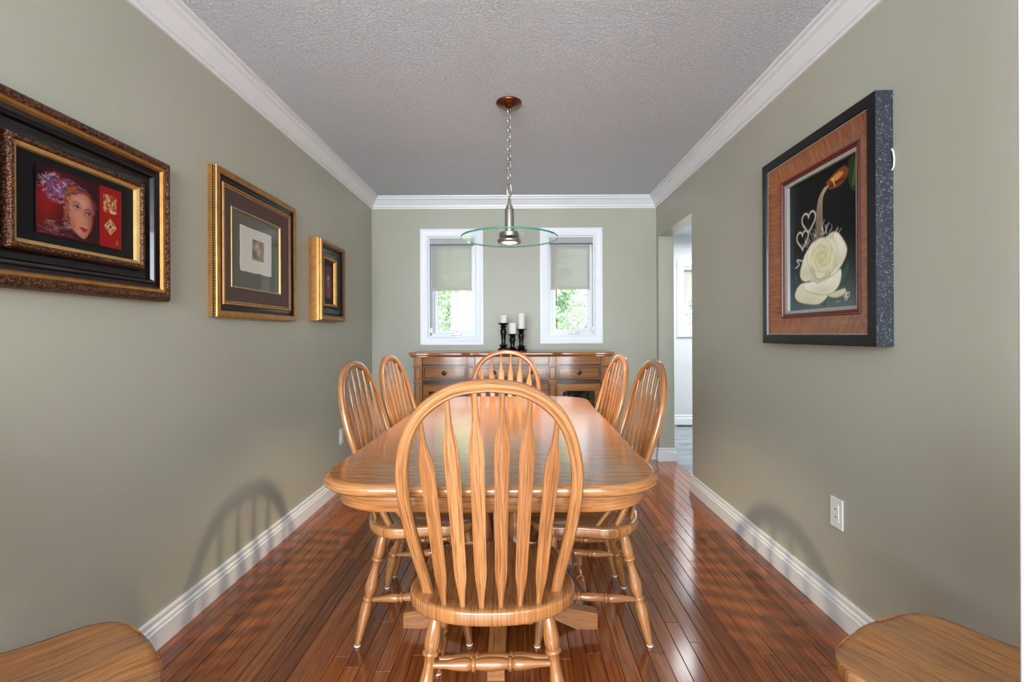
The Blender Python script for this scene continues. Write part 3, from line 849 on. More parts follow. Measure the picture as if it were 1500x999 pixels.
def frame_part(name, mat, w_, h_, prof, par, angle=28):
    """mitred moulding; prof = (inset, height off the wall)"""
    rings = []
    m = MB()
    for a, b in zip(prof, prof[1:]):
        pass
    cor = ((-1, -1), (1, -1), (1, 1), (-1, 1))
    for k in range(4):
        (sx0, sz0), (sx1, sz1) = cor[k], cor[(k + 1) % 4]
        ln = w_ if k % 2 == 0 else h_; vv = [0.0]
        for a, b in zip(prof, prof[1:]): vv.append(vv[-1] + math.hypot(b[0] - a[0], b[1] - a[1]))
        for i in range(len(prof) - 1):
            (a, ha), (b, hb) = prof[i], prof[i + 1]
            P = lambda sx, sz, ins, hgt: (sx * (w_ / 2 - ins), -hgt, sz * (h_ / 2 - ins))
            m.face([P(sx0, sz0, a, ha), P(sx1, sz1, a, ha), P(sx1, sz1, b, hb), P(sx0, sz0, b, hb)],
                   [(a + k * 1.7, vv[i]), (ln - a + k * 1.7, vv[i]), (ln - b + k * 1.7, vv[i + 1]), (b + k * 1.7, vv[i + 1])])
    return m.build(name, mat, par, angle=angle)


def beads(name, mat, w_, h_, ins, hgt, pitch, r, par, sides=(0, 1, 2, 3)):
    m = MB(); hw, hh = w_ / 2 - ins, h_ / 2 - ins
    for k in sides:
        ln = (2 * hw, 2 * hh, 2 * hw, 2 * hh)[k]; n = int(ln / pitch)
        for q in range(n):
            s = -ln / 2 + ln * (q + 0.5) / n
            c = Vector(((s, -hgt, -hh), (hw, -hgt, s), (s, -hgt, hh), (-hw, -hgt, s))[k])
            dr = Vector((1, 0, 0)) if k % 2 == 0 else Vector((0, 0, 1)); pr = Vector((0, 0, 1)) if k % 2 == 0 else Vector((1, 0, 0))
            ring = [c + pr * r * math.cos(a) + Vector((0, -1, 0)) * r * math.sin(a) for a in (R(0), R(60), R(120), R(180), R(270))]
            for i in range(5):
                j = (i + 1) % 5
                m.face([ring[i], ring[j], c + dr * pitch * 0.5], [(0, 0), (0.01, 0), (0, 0.01)]); m.face([ring[j], ring[i], c - dr * pitch * 0.5], [(0, 0), (0.01, 0), (0, 0.01)])
    return tag(m.build(name, mat, par, weld=False), kind='stuff')


class Canvas:
    """small sRGB raster that becomes the ink of a flat print; x to the right, y down, in 0..1 of the height scale"""

    def __init__(self, nx, ny, aspect, base):
        self.X, self.Y = np.meshgrid(np.linspace(0, aspect, nx), np.linspace(0, 1, ny)); self.nx, self.ny = nx, ny
        self.C = np.zeros((ny, nx, 3)); self.C[:] = np.array(base) / 255; self.px = 1.2 / ny
        self.rs = np.random.RandomState(5)

    def put(self, mask, col, alpha=1.0):
        mask = np.clip(mask, 0, 1)[..., None] * alpha
        c = np.array(col) / 255 if not isinstance(col, np.ndarray) else col
        self.C = self.C * (1 - mask) + c * mask

    def ell(self, cx, cy, rx, ry, rot=0, soft=None):
        a = R(rot); dx, dy = self.X - cx, self.Y - cy
        u = (dx * math.cos(a) + dy * math.sin(a)) / rx; v = (-dx * math.sin(a) + dy * math.cos(a)) / ry
        d = np.sqrt(u * u + v * v); s = (soft or self.px) / min(rx, ry)
        return np.clip((1 - d) / s + 0.5, 0, 1)

    def glow(self, cx, cy, rx, ry, rot=0):
        a = R(rot); dx, dy = self.X - cx, self.Y - cy
        u = (dx * math.cos(a) + dy * math.sin(a)) / rx; v = (-dx * math.sin(a) + dy * math.cos(a)) / ry
        return np.exp(-(u * u + v * v))

    def poly(self, pts):
        P = [(p.x, p.y) for p in smooth_poly(list(pts) + [pts[0]], 4)][:-1]
        ins = np.zeros(self.X.shape, bool); n = len(P)
        for i in range(n):
            x0, y0 = P[i]; x1, y1 = P[(i + 1) % n]
            if y0 == y1: continue
            c = ((y0 > self.Y) != (y1 > self.Y)) & (self.X < (x1 - x0) * (self.Y - y0) / (y1 - y0) + x0)
            ins ^= c
        return ins.astype(float)

    def stroke(self, pts, wd, sm=True):
        P = [(p.x, p.y) for p in smooth_poly(pts, 5)] if sm and len(pts) > 2 else pts
        d = np.full(self.X.shape, 9.0)
        for (x0, y0), (x1, y1) in zip(P, P[1:]):
            l2 = (x1 - x0) ** 2 + (y1 - y0) ** 2 + 1e-12
            t_ = np.clip(((self.X - x0) * (x1 - x0) + (self.Y - y0) * (y1 - y0)) / l2, 0, 1)
            d = np.minimum(d, np.hypot(self.X - x0 - t_ * (x1 - x0), self.Y - y0 - t_ * (y1 - y0)))
        return np.clip((wd / 2 - d) / self.px + 0.5, 0, 1)

    def mesh(self, name, w_, h_, y, par, blur=1):
        nx, ny = self.nx, self.ny
        for _ in range(blur):
            q = np.pad(self.C, ((1, 1), (1, 1), (0, 0)), 'edge'); self.C = (q[1:-1, 1:-1] * 4 + q[:-2, 1:-1] + q[2:, 1:-1] + q[1:-1, :-2] + q[1:-1, 2:]) / 8
        xs = np.linspace(-w_ / 2, w_ / 2, nx); zs = np.linspace(h_ / 2, -h_ / 2, ny)
        vx, vz = np.meshgrid(xs, zs); co = np.stack([vx, np.full_like(vx, y), vz], -1).reshape(-1, 3)
        idx = np.arange(nx * ny).reshape(ny, nx)
        f = np.stack([idx[1:, :-1], idx[1:, 1:], idx[:-1, 1:], idx[:-1, :-1]], -1).reshape(-1, 4)
        me = bpy.data.meshes.new(name); me.from_pydata(co.tolist(), [], f.tolist())
        lin = np.where(self.C <= 0.04045, self.C / 12.92, ((self.C + 0.055) / 1.055) ** 2.4)
        at = me.color_attributes.new('ink', 'FLOAT_COLOR', 'POINT')
        at.data.foreach_set('color', np.concatenate([lin, np.ones((ny, nx, 1))], -1).ravel())
        me.materials.append(M['print'])
        o = bpy.data.objects.new(name, me); COL.objects.link(o); o.parent = par; return o


# --- picture 1: red portrait in a deep dark frame (left wall, nearest)
p1 = thing('framed_picture', 'large dark wide-framed picture of a woman\'s face on red, nearest on the left wall', 'picture', (XL, 1.477, 1.555), R(90))
W1, H1 = 0.674, 0.522
frame_part('outer_moulding', M['carved'], W1, H1, [(0, 0), (0, 0.034), (0.004, 0.042), (0.012, 0.050), (0.022, 0.050), (0.030, 0.044)], p1)
frame_part('gold_lip', M['gold'], W1, H1, [(0.030, 0.044), (0.033, 0.046), (0.040, 0.044), (0.046, 0.036)], p1)
frame_part('lacquered_panel', M['burgundy'], W1, H1, [(0.046, 0.036), (0.058, 0.030), (0.064, 0.034), (0.072, 0.034), (0.078, 0.024), (0.108, 0.010), (0.114, 0.010)], p1)
frame_part('inner_moulding', M['carved'], W1, H1, [(0.106, 0.008), (0.108, 0.026), (0.113, 0.033), (0.121, 0.033), (0.126, 0.026)], p1)
frame_part('inner_gold_lip', M['brightgold'], W1, H1, [(0.126, 0.026), (0.129, 0.027), (0.136, 0.022), (0.139, 0.010)], p1)
MB().box(-W1 / 2 + 0.13, W1 / 2 - 0.13, -0.012, -0.002, -H1 / 2 + 0.13, H1 / 2 - 0.13).build('mat_board', M['blackmat'], p1)
MB().box(-W1 / 2 + 0.01, W1 / 2 - 0.01, -0.004, 0, -H1 / 2 + 0.01, H1 / 2 - 0.01).build('backing', M['blackmat'], p1)
A1 = 1.52; c = Canvas(200, 132, A1, (70, 10, 12))
c.put(c.glow(0.16, 0.45, 0.25, 0.5), (150, 22, 20)); c.put(c.glow(0.75, 0.9, 0.4, 0.25), (60, 14, 22)); c.put(c.glow(0.05, 0.1, 0.3, 0.2), (40, 8, 14))
c.put(c.glow(0.95, 0.4, 0.18, 0.6), (48, 10, 16))
rs = c.rs
for _ in range(380):                                        # headdress of loose violet and grey strokes
    a = rs.uniform(0, 6.28); rr = rs.uniform(0.02, 0.22); cx, cy = 0.31 + rr * math.cos(a) * 1.15, 0.28 + rr * math.sin(a)
    c.put(c.stroke([(cx, cy), (cx + rs.uniform(-.08, .1), cy + rs.uniform(-.05, .05))], rs.uniform(.008, .026), False), [(96, 84, 150), (150, 140, 170), (60, 56, 110), (190, 60, 50), (120, 40, 70), (214, 206, 214)][rs.randint(6)], 0.75)
for _ in range(60):
    t_ = rs.uniform(0, 1); cx, cy = 0.42 + 0.6 * t_, 0.12 + 0.3 * t_ ** 2.2
    c.put(c.stroke([(cx, cy + rs.uniform(-.05, .05)), (cx + rs.uniform(.02, .12), cy + rs.uniform(-.04, .08))], rs.uniform(.006, .016), False), [(110, 70, 100), (170, 90, 60), (80, 50, 90), (150, 130, 150)][rs.randint(4)], 0.8)
c.put(c.poly([(0.50, 0.22), (0.62, 0.17), (0.80, 0.20), (0.95, 0.32), (0.96, 0.45), (0.90, 0.55), (0.60, 0.42), (0.52, 0.70), (0.44, 0.60), (0.44, 0.38)]), (168, 84, 36))
c.put(c.poly([(0.52, 0.36), (0.58, 0.25), (0.74, 0.22), (0.88, 0.30), (0.93, 0.44), (0.93, 0.62), (0.90, 0.78), (0.84, 0.90), (0.77, 0.95), (0.66, 0.90), (0.56, 0.80), (0.52, 0.62)]), (212, 152, 116))
c.put(c.glow(0.93, 0.66, 0.09, 0.3) * c.ell(0.74, 0.58, 0.22, 0.36), (150, 84, 60), 0.7); c.put(c.glow(0.70, 0.42, 0.12, 0.09), (232, 180, 144), 0.8)
c.put(c.glow(0.58, 0.74, 0.06, 0.16) * c.ell(0.74, 0.58, 0.24, 0.40), (190, 112, 84), 0.7)
fc = c.poly([(0.52, 0.36), (0.58, 0.25), (0.74, 0.22), (0.88, 0.30), (0.93, 0.44), (0.93, 0.62), (0.90, 0.78), (0.84, 0.90), (0.77, 0.95), (0.66, 0.90), (0.56, 0.80), (0.52, 0.62)]); c.put(fc * (1 - np.clip(c.glow(0.72, 0.58, 0.24, 0.40) * 1.5, 0, 1)), (140, 66, 40), 0.75)
for ex, ey, er in ((0.655, 0.475, 12), (0.865, 0.545, 12)):
    c.put(c.glow(ex, ey - 0.01, 0.075, 0.05, er), (120, 60, 60), 0.75); c.put(c.ell(ex, ey, 0.05, 0.021, er), (226, 214, 206))
    c.put(c.ell(ex + 0.006, ey, 0.02, 0.02), (52, 44, 58)); c.put(c.stroke([(ex - 0.055, ey + 0.004), (ex, ey - 0.024), (ex + 0.052, ey + 0.012)], 0.012), (40, 18, 24))
    c.put(c.stroke([(ex - 0.07, ey - 0.055), (ex, ey - 0.085), (ex + 0.06, ey - 0.055)], 0.012), (92, 48, 38), 0.8)
for k in range(90):                                        # hair drawn back from the brow and down both cheeks
    f_ = rs.uniform(0, 1); col = [(150, 74, 34), (108, 46, 26), (188, 104, 52), (86, 40, 60), (120, 80, 120)][rs.randint(5)]
    if k % 2: pts = [(0.70 - 0.05 * f_, 0.185 + 0.10 * f_), (0.575 - 0.07 * f_, 0.27 + 0.05 * f_), (0.515 - 0.06 * f_, 0.42), (0.52 - 0.08 * f_, 0.62 + 0.1 * rs.rand())]
    else: pts = [(0.66 + 0.02 * f_, 0.175 + 0.09 * f_), (0.80, 0.175 + 0.075 * f_), (0.91 + 0.03 * f_, 0.285 + 0.03 * f_), (0.955 + 0.03 * f_, 0.45 + 0.1 * rs.rand())]
    c.put(c.stroke(pts, rs.uniform(.008, .018)), col, 0.75)
c.put(c.stroke([(0.775, 0.50), (0.80, 0.62), (0.825, 0.69), (0.79, 0.715), (0.765, 0.70)], 0.014), (180, 110, 86), 0.8)
c.put(c.poly([(0.70, 0.775), (0.77, 0.775), (0.80, 0.785), (0.835, 0.785), (0.845, 0.80), (0.80, 0.845), (0.75, 0.83)]), (176, 40, 44))
c.put(c.stroke([(0.70, 0.778), (0.78, 0.80), (0.845, 0.80)], 0.008), (100, 18, 28))
for _ in range(160):                                       # beaded veil beside the face
    cx = rs.normal(0.49, 0.035); cy = rs.uniform(0.34, 0.85); c.put(c.ell(cx, cy, 0.008, 0.008), [(210, 120, 50), (150, 50, 40), (90, 80, 150), (220, 180, 110)][rs.randint(4)], 0.85)
for _ in range(60):                                        # pale collar
    cx, cy = rs.uniform(0.0, 0.52), rs.uniform(0.76, 0.98); c.put(c.stroke([(cx, cy), (cx + rs.uniform(.03, .14), cy + rs.uniform(-.03, .03))], rs.uniform(.006, .016), False), [(170, 150, 150), (120, 90, 110), (200, 186, 176), (90, 60, 80)][rs.randint(4)], 0.7)
c.put(((c.X > 1.055) & (c.X < 1.07)).astype(float), (60, 6, 10)); c.put((c.X >= 1.07).astype(float), (158, 14, 16)); c.put(c.glow(1.3, 0.5, 0.25, 0.6) * (c.X >= 1.07), (176, 24, 22), 0.6)
m1 = ((c.X > 1.15) & (c.X < 1.42) & (c.Y > 0.12) & (c.Y < 0.42)).astype(float)
c.put(m1, (176, 128, 66), 0.55)
for _ in range(46):                                        # worn gold leaf
    cx, cy = rs.uniform(1.15, 1.42), rs.uniform(0.12, 0.42); c.put(m1 * c.ell(cx, cy, rs.uniform(.012, .05), rs.uniform(.012, .04), rs.uniform(0, 180)), [(222, 190, 120), (164, 30, 22), (238, 220, 170), (196, 150, 74)][rs.randint(4)], 0.85)
dm = (np.abs(c.X - 1.29) / 0.13 + np.abs(c.Y - 0.65) / 0.14 < 1).astype(float); dm2 = (np.abs(c.X - 1.29) / 0.10 + np.abs(c.Y - 0.65) / 0.11 < 1).astype(float)
c.put(dm, (222, 192, 124)); c.put(dm2, (120, 60, 30)); c.put(c.ell(1.29, 0.65, 0.055, 0.058), (226, 200, 134)); c.put(c.ell(1.29, 0.65, 0.025, 0.026), (110, 30, 20))
for dx, dy in ((-.07, 0), (.07, 0), (0, -.075), (0, .075)): c.put(c.ell(1.29 + dx, 0.65 + dy, 0.022, 0.022), (226, 200, 134))
c.put(c.stroke([(1.40, 0.86), (1.42, 0.90), (1.40, 0.95), (1.43, 0.90), (1.44, 0.86), (1.45, 0.94)], 0.008), (220, 170, 90))
c.C *= np.array([0.86, 0.80, 0.82]); c.mesh('portrait_print', 0.288, 0.196, -0.016, p1)

# --- picture 2: small etching in a gilt frame (left wall, middle)
p2 = thing('framed_picture', 'gilt-framed small sepia etching with wide mats, middle of the three on the left wall', 'picture', (XL, 2.474, 1.585), R(90))
W2, H2 = 0.755, 0.67
frame_part('outer_moulding', M['gold'], W2, H2, [(0, 0), (0, 0.021)], p2)
frame_part('bead_groove', M['blackmat'], W2, H2, [(0, 0.021), (0.004, 0.023), (0.004, 0.032), (0.0, 0.034)], p2)
frame_part('front_moulding', M['gold'], W2, H2, [(0, 0.034), (0.002, 0.040), (0.012, 0.043), (0.024, 0.041), (0.030, 0.036)], p2)
beads('beading', M['brightgold'], W2, H2, 0.001, 0.0275, 0.011, 0.0042, p2)
frame_part('black_cove', M['black'], W2, H2, [(0.030, 0.036), (0.036, 0.030), (0.046, 0.026), (0.056, 0.028)], p2)
frame_part('inner_gold_lip', M['gold'], W2, H2, [(0.056, 0.028), (0.060, 0.034), (0.068, 0.033)], p2)
frame_part('inner_bead_groove', M['redlip'], W2, H2, [(0.068, 0.033), (0.069, 0.028), (0.078, 0.026)], p2)
beads('inner_beading', M['brightgold'], W2, H2, 0.0735, 0.0285, 0.010, 0.0034, p2)
frame_part('brown_panel', M['brownmat'], W2, H2, [(0.078, 0.026), (0.082, 0.024), (0.144, 0.015)], p2)
frame_part('gold_fillet', M['brightgold'], W2, H2, [(0.144, 0.015), (0.146, 0.018), (0.150, 0.018), (0.152, 0.008)], p2)
MB().box(-W2 / 2 + 0.01, W2 / 2 - 0.01, -0.004, 0, -H2 / 2 + 0.01, H2 / 2 - 0.01).build('backing', M['blackmat'], p2)
MB().box(-W2 / 2 + 0.13, W2 / 2 - 0.13, -0.0065, -0.003, -H2 / 2 + 0.13, H2 / 2 - 0.13).build('mat_board', M['greymat'], p2)
dk = random.Random(2); edge = []
for sx0, sz0, sx1, sz1 in ((-1, -1, 1, -1), (1, -1, 1, 1), (1, 1, -1, 1), (-1, 1, -1, -1)):
    for k in range(12):
        f_ = k / 12; edge.append((0.146 * (sx0 + (sx1 - sx0) * f_) + dk.uniform(-.0025, .0025), 0.112 * (sz0 + (sz1 - sz0) * f_) + dk.uniform(-.0025, .0025) + 0.012))
m = MB().rows([[(a, -0.0065, b) for a, b in edge], [(a, -0.009, b) for a, b in edge]], True, False, True); M['paper'] = simple('deckle_paper', srgb(226, 224, 216), 0.8, var=0.02)
m.build('deckled_paper', M['paper'], p2)
c = Canvas(60, 56, 1.07, (168, 152, 132))
for _ in range(70):
    cx, cy = rs.uniform(0.1, 1.0), rs.uniform(0.05, 0.95); c.put(c.glow(cx, cy, rs.uniform(.05, .16), rs.uniform(.05, .16)), [(120, 102, 82), (196, 184, 166), (144, 126, 104), (104, 88, 70)][rs.randint(4)], 0.5)
c.put(c.glow(0.45, 0.3, 0.12, 0.1), (214, 204, 188)); c.put(c.glow(0.6, 0.6, 0.2, 0.2), (206, 194, 176), 0.7)
c.mesh('etching_print', 0.112, 0.106, -0.0094, p2).location = (0.012, 0, 0.020)
MB().box(-W2 / 2 + 0.13, W2 / 2 - 0.13, -0.0122, -0.0110, -H2 / 2 + 0.13, H2 / 2 - 0.13).build('glass_pane', M['picglass'], p2)

# --- picture 3: small portrait in a deep gilt frame (left wall, farthest)
p3 = thing('framed_picture', 'smallest deep gilt frame with a tiny dark portrait, farthest on the left wall', 'picture', (XL, 3.335, 1.535), R(90))
W3, H3 = 0.445, 0.545
frame_part('outer_moulding', M['gold'], W3, H3, [(0, 0), (0.0, 0.050), (0.002, 0.058), (0.008, 0.066), (0.005, 0.070), (0.008, 0.078), (0.016, 0.081), (0.022, 0.079)], p3)
frame_part('brown_edge', M['bronze'], W3, H3, [(0.022, 0.079), (0.036, 0.076), (0.042, 0.068)], p3)
frame_part('black_panel', M['black'], W3, H3, [(0.042, 0.068), (0.052, 0.056), (0.056, 0.058), (0.062, 0.056), (0.100, 0.040)], p3)
frame_part('inner_gold_lip', M['gold'], W3, H3, [(0.100, 0.040), (0.101, 0.052), (0.108, 0.056), (0.118, 0.052), (0.124, 0.042), (0.126, 0.030)], p3)
MB().box(-W3 / 2 + 0.01, W3 / 2 - 0.01, -0.010, 0, -H3 / 2 + 0.01, H3 / 2 - 0.01).build('backing', M['blackmat'], p3)
MB().box(-W3 / 2 + 0.12, W3 / 2 - 0.12, -0.034, -0.010, -H3 / 2 + 0.12, H3 / 2 - 0.12).build('mat_board', M['blackmat'], p3)
c = Canvas(40, 66, 0.6, (58, 44, 58))
for _ in range(60):
    c.put(c.glow(rs.uniform(0, .6), rs.uniform(0, 1), rs.uniform(.03, .1), rs.uniform(.04, .12)), [(90, 66, 84), (38, 30, 46), (120, 88, 96), (70, 60, 90)][rs.randint(4)], 0.5)
c.put(c.ell(0.30, 0.34, 0.085, 0.11), (196, 150, 128)); c.put(c.glow(0.30, 0.22, 0.13, 0.09), (110, 56, 40)); c.put(c.poly([(0.22, 0.48), (0.38, 0.48), (0.46, 0.72), (0.44, 0.98), (0.14, 0.98), (0.16, 0.7)]), (128, 66, 78)); c.put(c.glow(0.3, 0.56, 0.06, 0.1), (186, 140, 124), 0.8)
c.mesh('portrait_print', 0.128, 0.222, -0.0365, p3)

# --- picture 4: white rose in a black and burl frame (right wall)
p4 = thing('framed_picture', 'tall black and burl framed painting of a white rose on the right wall', 'picture', (XR, 2.020, 1.558), R(-90))
W4, H4 = 0.760, 0.882
frame_part('outer_side', M['speckle'], W4, H4, [(0, 0), (0, 0.060)], p4)
frame_part('outer_moulding', M['black'], W4, H4, [(0, 0.060), (0.002, 0.062), (0.040, 0.062), (0.043, 0.054)], p4)
beads('beading', M['silver'], W4, H4, 0.044, 0.054, 0.009, 0.0032, p4)
frame_part('burl_panel', M['burl'], W4, H4, [(0.043, 0.053), (0.052, 0.052), (0.118, 0.030)], p4)
frame_part('red_lip', M['redlip'], W4, H4, [(0.118, 0.030), (0.120, 0.035), (0.126, 0.034), (0.128, 0.030), (0.134, 0.031), (0.138, 0.026)], p4)
frame_part('silver_fillet', M['silver'], W4, H4, [(0.138, 0.026), (0.142, 0.027), (0.152, 0.022), (0.153, 0.008)], p4)
MB().box(-W4 / 2 + 0.01, W4 / 2 - 0.01, -0.006, 0, -H4 / 2 + 0.01, H4 / 2 - 0.01).build('backing', M['blackmat'], p4)
MB().tube([(W4 / 2 - 0.002, -0.004, 0.24), (W4 / 2 + 0.008, -0.006, 0.225), (W4 / 2 + 0.012, -0.006, 0.20), (W4 / 2 + 0.010, -0.006, 0.175), (W4 / 2 - 0.002, -0.004, 0.165)], 0.0028, 6).build('hanging_cord', M['cord'], p4)
AR = 0.80; c = Canvas(190, 238, AR, (8, 10, 12))
c.put(np.clip((c.Y - 0.45) / 0.55, 0, 1) ** 1.1, (104, 120, 118), 0.95)
c.put(np.clip((0.5 - c.X) / 0.5, 0, 1) * np.clip((c.Y - .5) * 2, 0, 1), (52, 66, 80), 0.4)
# bottle neck pouring
c.put(c.poly([(0.70, 0.03), (0.80, 0.0), (0.80, 0.22), (0.74, 0.24), (0.70, 0.16)]), (40, 62, 30)); c.put(c.stroke([(0.77, 0.05), (0.745, 0.2)], 0.02), (104, 132, 70), 0.7)
c.put(c.poly([(0.46, 0.10), (0.58, 0.055), (0.67, 0.05), (0.70, 0.11), (0.62, 0.165), (0.50, 0.16)]), (120, 66, 22)); c.put(c.poly([(0.50, 0.10), (0.60, 0.07), (0.65, 0.09), (0.58, 0.12)]), (206, 142, 66)); c.put(c.stroke([(0.49, 0.14), (0.66, 0.13)], 0.014), (60, 28, 10)); c.put(c.stroke([(0.53, 0.09), (0.56, 0.15)], 0.01), (232, 190, 120))
# stream
for k in range(9):
    o2 = (k - 4) * 0.006; c.put(c.stroke([(0.47 + o2, 0.13), (0.405 + o2, 0.19), (0.385 + o2 * 1.4, 0.30), (0.385 + o2 * 1.8, 0.44), (0.37 + o2 * 3, 0.50)], 0.007), [(206, 176, 140), (120, 92, 66), (236, 222, 200), (158, 124, 90)][k % 4], 0.9)
# two hearts of splashed water
for hx, hy, s in ((0.255, 0.33, 0.085), (0.175, 0.45, 0.075)):
    hpnts = [(hx + s * math.sin(q) ** 3 * 1.0, hy - s * (13 * math.cos(q) - 5 * math.cos(2 * q) - 2 * math.cos(3 * q) - math.cos(4 * q)) / 15) for q in np.linspace(0, 6.283, 26)]
    c.put(c.stroke(hpnts, 0.022), (120, 110, 100)); c.put(c.stroke(hpnts, 0.009), (226, 216, 202))
for k in range(26):
    a = R(-160 + 140 * k / 25 + rs.uniform(-12, 12)); l_ = rs.uniform(0.02, 0.09); bx, by = 0.40 + 0.17 * math.cos(a), 0.54 + 0.08 * math.sin(a)
    c.put(c.stroke([(bx, by), (bx + l_ * .5 * math.cos(a) + rs.uniform(-.02, .02), by + l_ * .6 * math.sin(a)), (bx + l_ * math.cos(a), by + l_ * math.sin(a) - .01)], rs.uniform(.004, .011)), [(222, 218, 206), (160, 150, 138), (196, 190, 176)][k % 3], 0.9)
c.put(c.stroke([(0.18, 0.62), (0.10, 0.60), (0.13, 0.64), (0.08, 0.66)], 0.012), (206, 206, 196))
# leaves
for lp in ([(0.60, 0.80), (0.70, 0.70), (0.68, 0.78), (0.62, 0.84)], [(0.62, 0.88), (0.74, 0.81), (0.70, 0.87)], [(0.10, 0.74), (0.06, 0.70), (0.10, 0.80)], [(0.16, 0.97), (0.20, 0.90), (0.24, 0.92)], [(0.38, 0.93), (0.46, 0.95), (0.44, 0.99)]):
    c.put(c.poly(lp), (62, 96, 82), 0.9)
# rose petals, back to front
PET = [([(0.22, 0.56), (0.30, 0.50), (0.44, 0.49), (0.56, 0.47), (0.66, 0.56), (0.68, 0.64), (0.60, 0.74), (0.50, 0.80), (0.34, 0.80), (0.20, 0.76), (0.14, 0.70)], (214, 212, 192)),
       ([(0.55, 0.47), (0.61, 0.50), (0.68, 0.62), (0.62, 0.72), (0.52, 0.78), (0.50, 0.68)], (238, 236, 220)), ([(0.20, 0.58), (0.26, 0.54), (0.26, 0.66), (0.30, 0.76), (0.20, 0.78), (0.14, 0.72)], (230, 226, 204)),
       ([(0.10, 0.82), (0.18, 0.79), (0.26, 0.86), (0.36, 0.89), (0.48, 0.90), (0.44, 0.94), (0.36, 0.965), (0.24, 0.955), (0.12, 0.93), (0.07, 0.88)], (228, 224, 198)),
       ([(0.48, 0.90), (0.58, 0.885), (0.66, 0.875), (0.66, 0.91), (0.58, 0.93), (0.50, 0.92)], (222, 216, 186)),
       ([(0.18, 0.79), (0.30, 0.79), (0.42, 0.80), (0.54, 0.77), (0.62, 0.74), (0.61, 0.83), (0.54, 0.89), (0.42, 0.90), (0.28, 0.87), (0.20, 0.84)], (242, 240, 224))]
for pts, col in PET:
    mk = c.poly(pts); c.put(mk, col); P_ = np.array(pts); cx, cy = P_.mean(0); c.put(mk * np.clip(c.glow(cx, cy + 0.05, 0.16, 0.05), 0, 1), (196, 196, 150), 0.5); c.put(c.stroke(list(map(tuple, pts)) + [pts[0]], 0.008) * 1.0, (168, 160, 128), 0.5)
for k in range(15):
    r_ = 0.135 * (1 - k / 15) ** 0.85 + 0.012; a = R(200 + 137.5 * k); ox, oy = 0.415 + r_ * .30 * math.cos(a), 0.625 + r_ * .26 * math.sin(a)
    c.put(c.ell(ox - 0.006 * math.cos(a), oy - 0.008 * math.sin(a), r_ * 0.98, r_ * 0.84, math.degrees(a), 0.03), (186, 182, 136), 0.75)
    c.put(c.ell(ox, oy, r_ * 0.92, r_ * 0.78, math.degrees(a), 0.01), (236 - k, 232 - k, 208 - 3 * k), 0.92)
    c.put(c.glow(ox - r_ * .5 * math.cos(a), oy - r_ * .5 * math.sin(a), r_ * .5, r_ * .4) * c.ell(ox, oy, r_ * 0.92, r_ * 0.78, math.degrees(a)), (206, 202, 156), 0.5)
c.put(c.stroke([(0.32, 0.70), (0.36, 0.78), (0.48, 0.77), (0.58, 0.70)], 0.010), (176, 168, 128), 0.8); c.put(c.stroke([(0.30, 0.68), (0.34, 0.80), (0.40, 0.80)], 0.008), (170, 162, 124), 0.7)
# monogram
c.put(c.stroke([(0.66, 0.955), (0.675, 0.90), (0.68, 0.955)], 0.007), (232, 232, 226)); c.put(c.stroke([(0.645, 0.93), (0.70, 0.905), (0.695, 0.935), (0.66, 0.935)], 0.006), (232, 232, 226)); c.put(c.stroke([(0.56, 0.955), (0.575, 0.965), (0.59, 0.955), (0.61, 0.965)], 0.004), (170, 190, 190))
c.mesh('rose_print', 0.458, 0.580, -0.0095, p4)

# ------------------------------------------------------------------ wall plates, floor vent


def plate(name, label, loc, rz, w_, h_):
    t_ = thing(name, label, 'wall plate', loc, rz)
    MB().box(-w_ / 2, w_ / 2, -0.006, 0, -h_ / 2, h_ / 2).build('cover', M['plastic'], t_, bevel=0.003)
    MB().box(-w_ * .235, w_ * .235, -0.0085, -0.005, -h_ * .29, h_ * .29).build('insert', M['plastic'], t_, bevel=0.0015)
    for s in (-1, 1): MB().lathe([(0, .0035), (1, .003)], (0, -0.008, s * h_ * 0.13), (0, -0.0095, s * h_ * 0.13), 10).build('socket', M['iron'], t_)


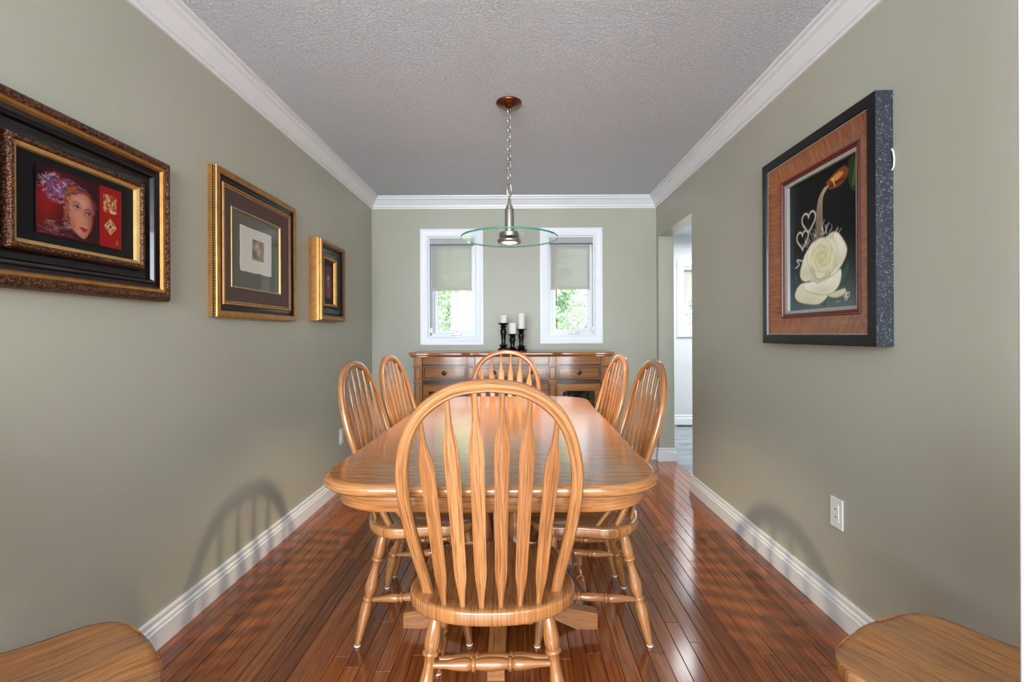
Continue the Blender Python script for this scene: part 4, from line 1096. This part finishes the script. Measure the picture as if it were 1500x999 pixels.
plate('wall_plate', 'white rectangular wall plate low on the right wall below the rose painting', (XR, 1.935, 0.437), R(-90), 0.076, 0.122)
plate('wall_plate', 'small white wall plate low on the left wall behind the nearer left chair', (XL, 3.66, 0.392), R(90), 0.072, 0.117)
t_ = thing('floor_vent', 'dark floor vent on the grey tiles beneath the kitchen window', 'vent', (2.14, 6.03, 0.0))
MB().box(-0.15, 0.15, -0.055, 0.055, 0.0008, 0.005).build('frame', M['iron'], t_, bevel=0.001)
for k in range(12): MB().box(-0.13 + k * 0.0225, -0.12 + k * 0.0225, -0.045, 0.045, 0.005, 0.007).build('slat', M['knob'], t_)

# ------------------------------------------------------------------ garden behind the windows
tag(MB().box(-25, 25, 6.8, 40, -0.5, -0.3).build('lawn', M['grass']), kind='structure')
lr = np.random.RandomState(11)


def tree(label, x_, y_, h_, r_, n, low=0.4):
    tr_ = thing('tree', label, 'tree', (x_, y_, -0.3), group='trees in the garden')
    MB().lathe([(0, .06 * r_), (.5, .045 * r_), (1, .02)], (0, 0, 0), (0, 0, h_ * 0.75), 10).build('trunk', M['bark'], tr_)
    # clumped leaves
    nc = 46; cc = lr.normal(0, 1, (nc, 3)); cc /= np.linalg.norm(cc, axis=1)[:, None]; cc *= lr.uniform(0.35, 1, (nc, 1)) * np.array([r_, r_ * .8, (h_ - low) / 2]); cc[:, 2] += (h_ + low) / 2
    P = cc[lr.randint(0, nc, n)] + lr.normal(0, 0.30, (n, 3)) * r_ / 2.2
    a = lr.normal(0, 1, (n, 3)); a /= np.linalg.norm(a, axis=1)[:, None]; b = np.cross(a, lr.normal(0, 1, (n, 3))); b /= np.linalg.norm(b, axis=1)[:, None]
    s = lr.uniform(0.03, 0.065, (n, 1)); V = np.stack([P - a * s, P + b * s * .55, P + a * s, P - b * s * .55], 1).reshape(-1, 3)
    me = bpy.data.meshes.new('foliage'); me.from_pydata(V.tolist(), [], np.arange(4 * n).reshape(-1, 4).tolist()); me.materials.append(M['leaf'])
    o = bpy.data.objects.new('foliage', me); COL.objects.link(o); o.parent = tr_; o['kind'] = 'stuff'


tree('leafy green tree filling the view through the left window', -2.35, 10.5, 5.2, 1.75, 26000)
tree('slender leafy tree on the left of the view through the right window', 1.0, 12.5, 5.2, 0.62, 6000)
tree('pale bushy tree low in the view through the right window', 2.6, 17.5, 3.3, 1.6, 8000)
tree('leafy tree behind the one seen through the left window', -2.5, 17.5, 6.0, 1.9, 12000)
tree('leafy tree seen through the kitchen window', 5.0, 13.0, 5.0, 1.5, 8000)
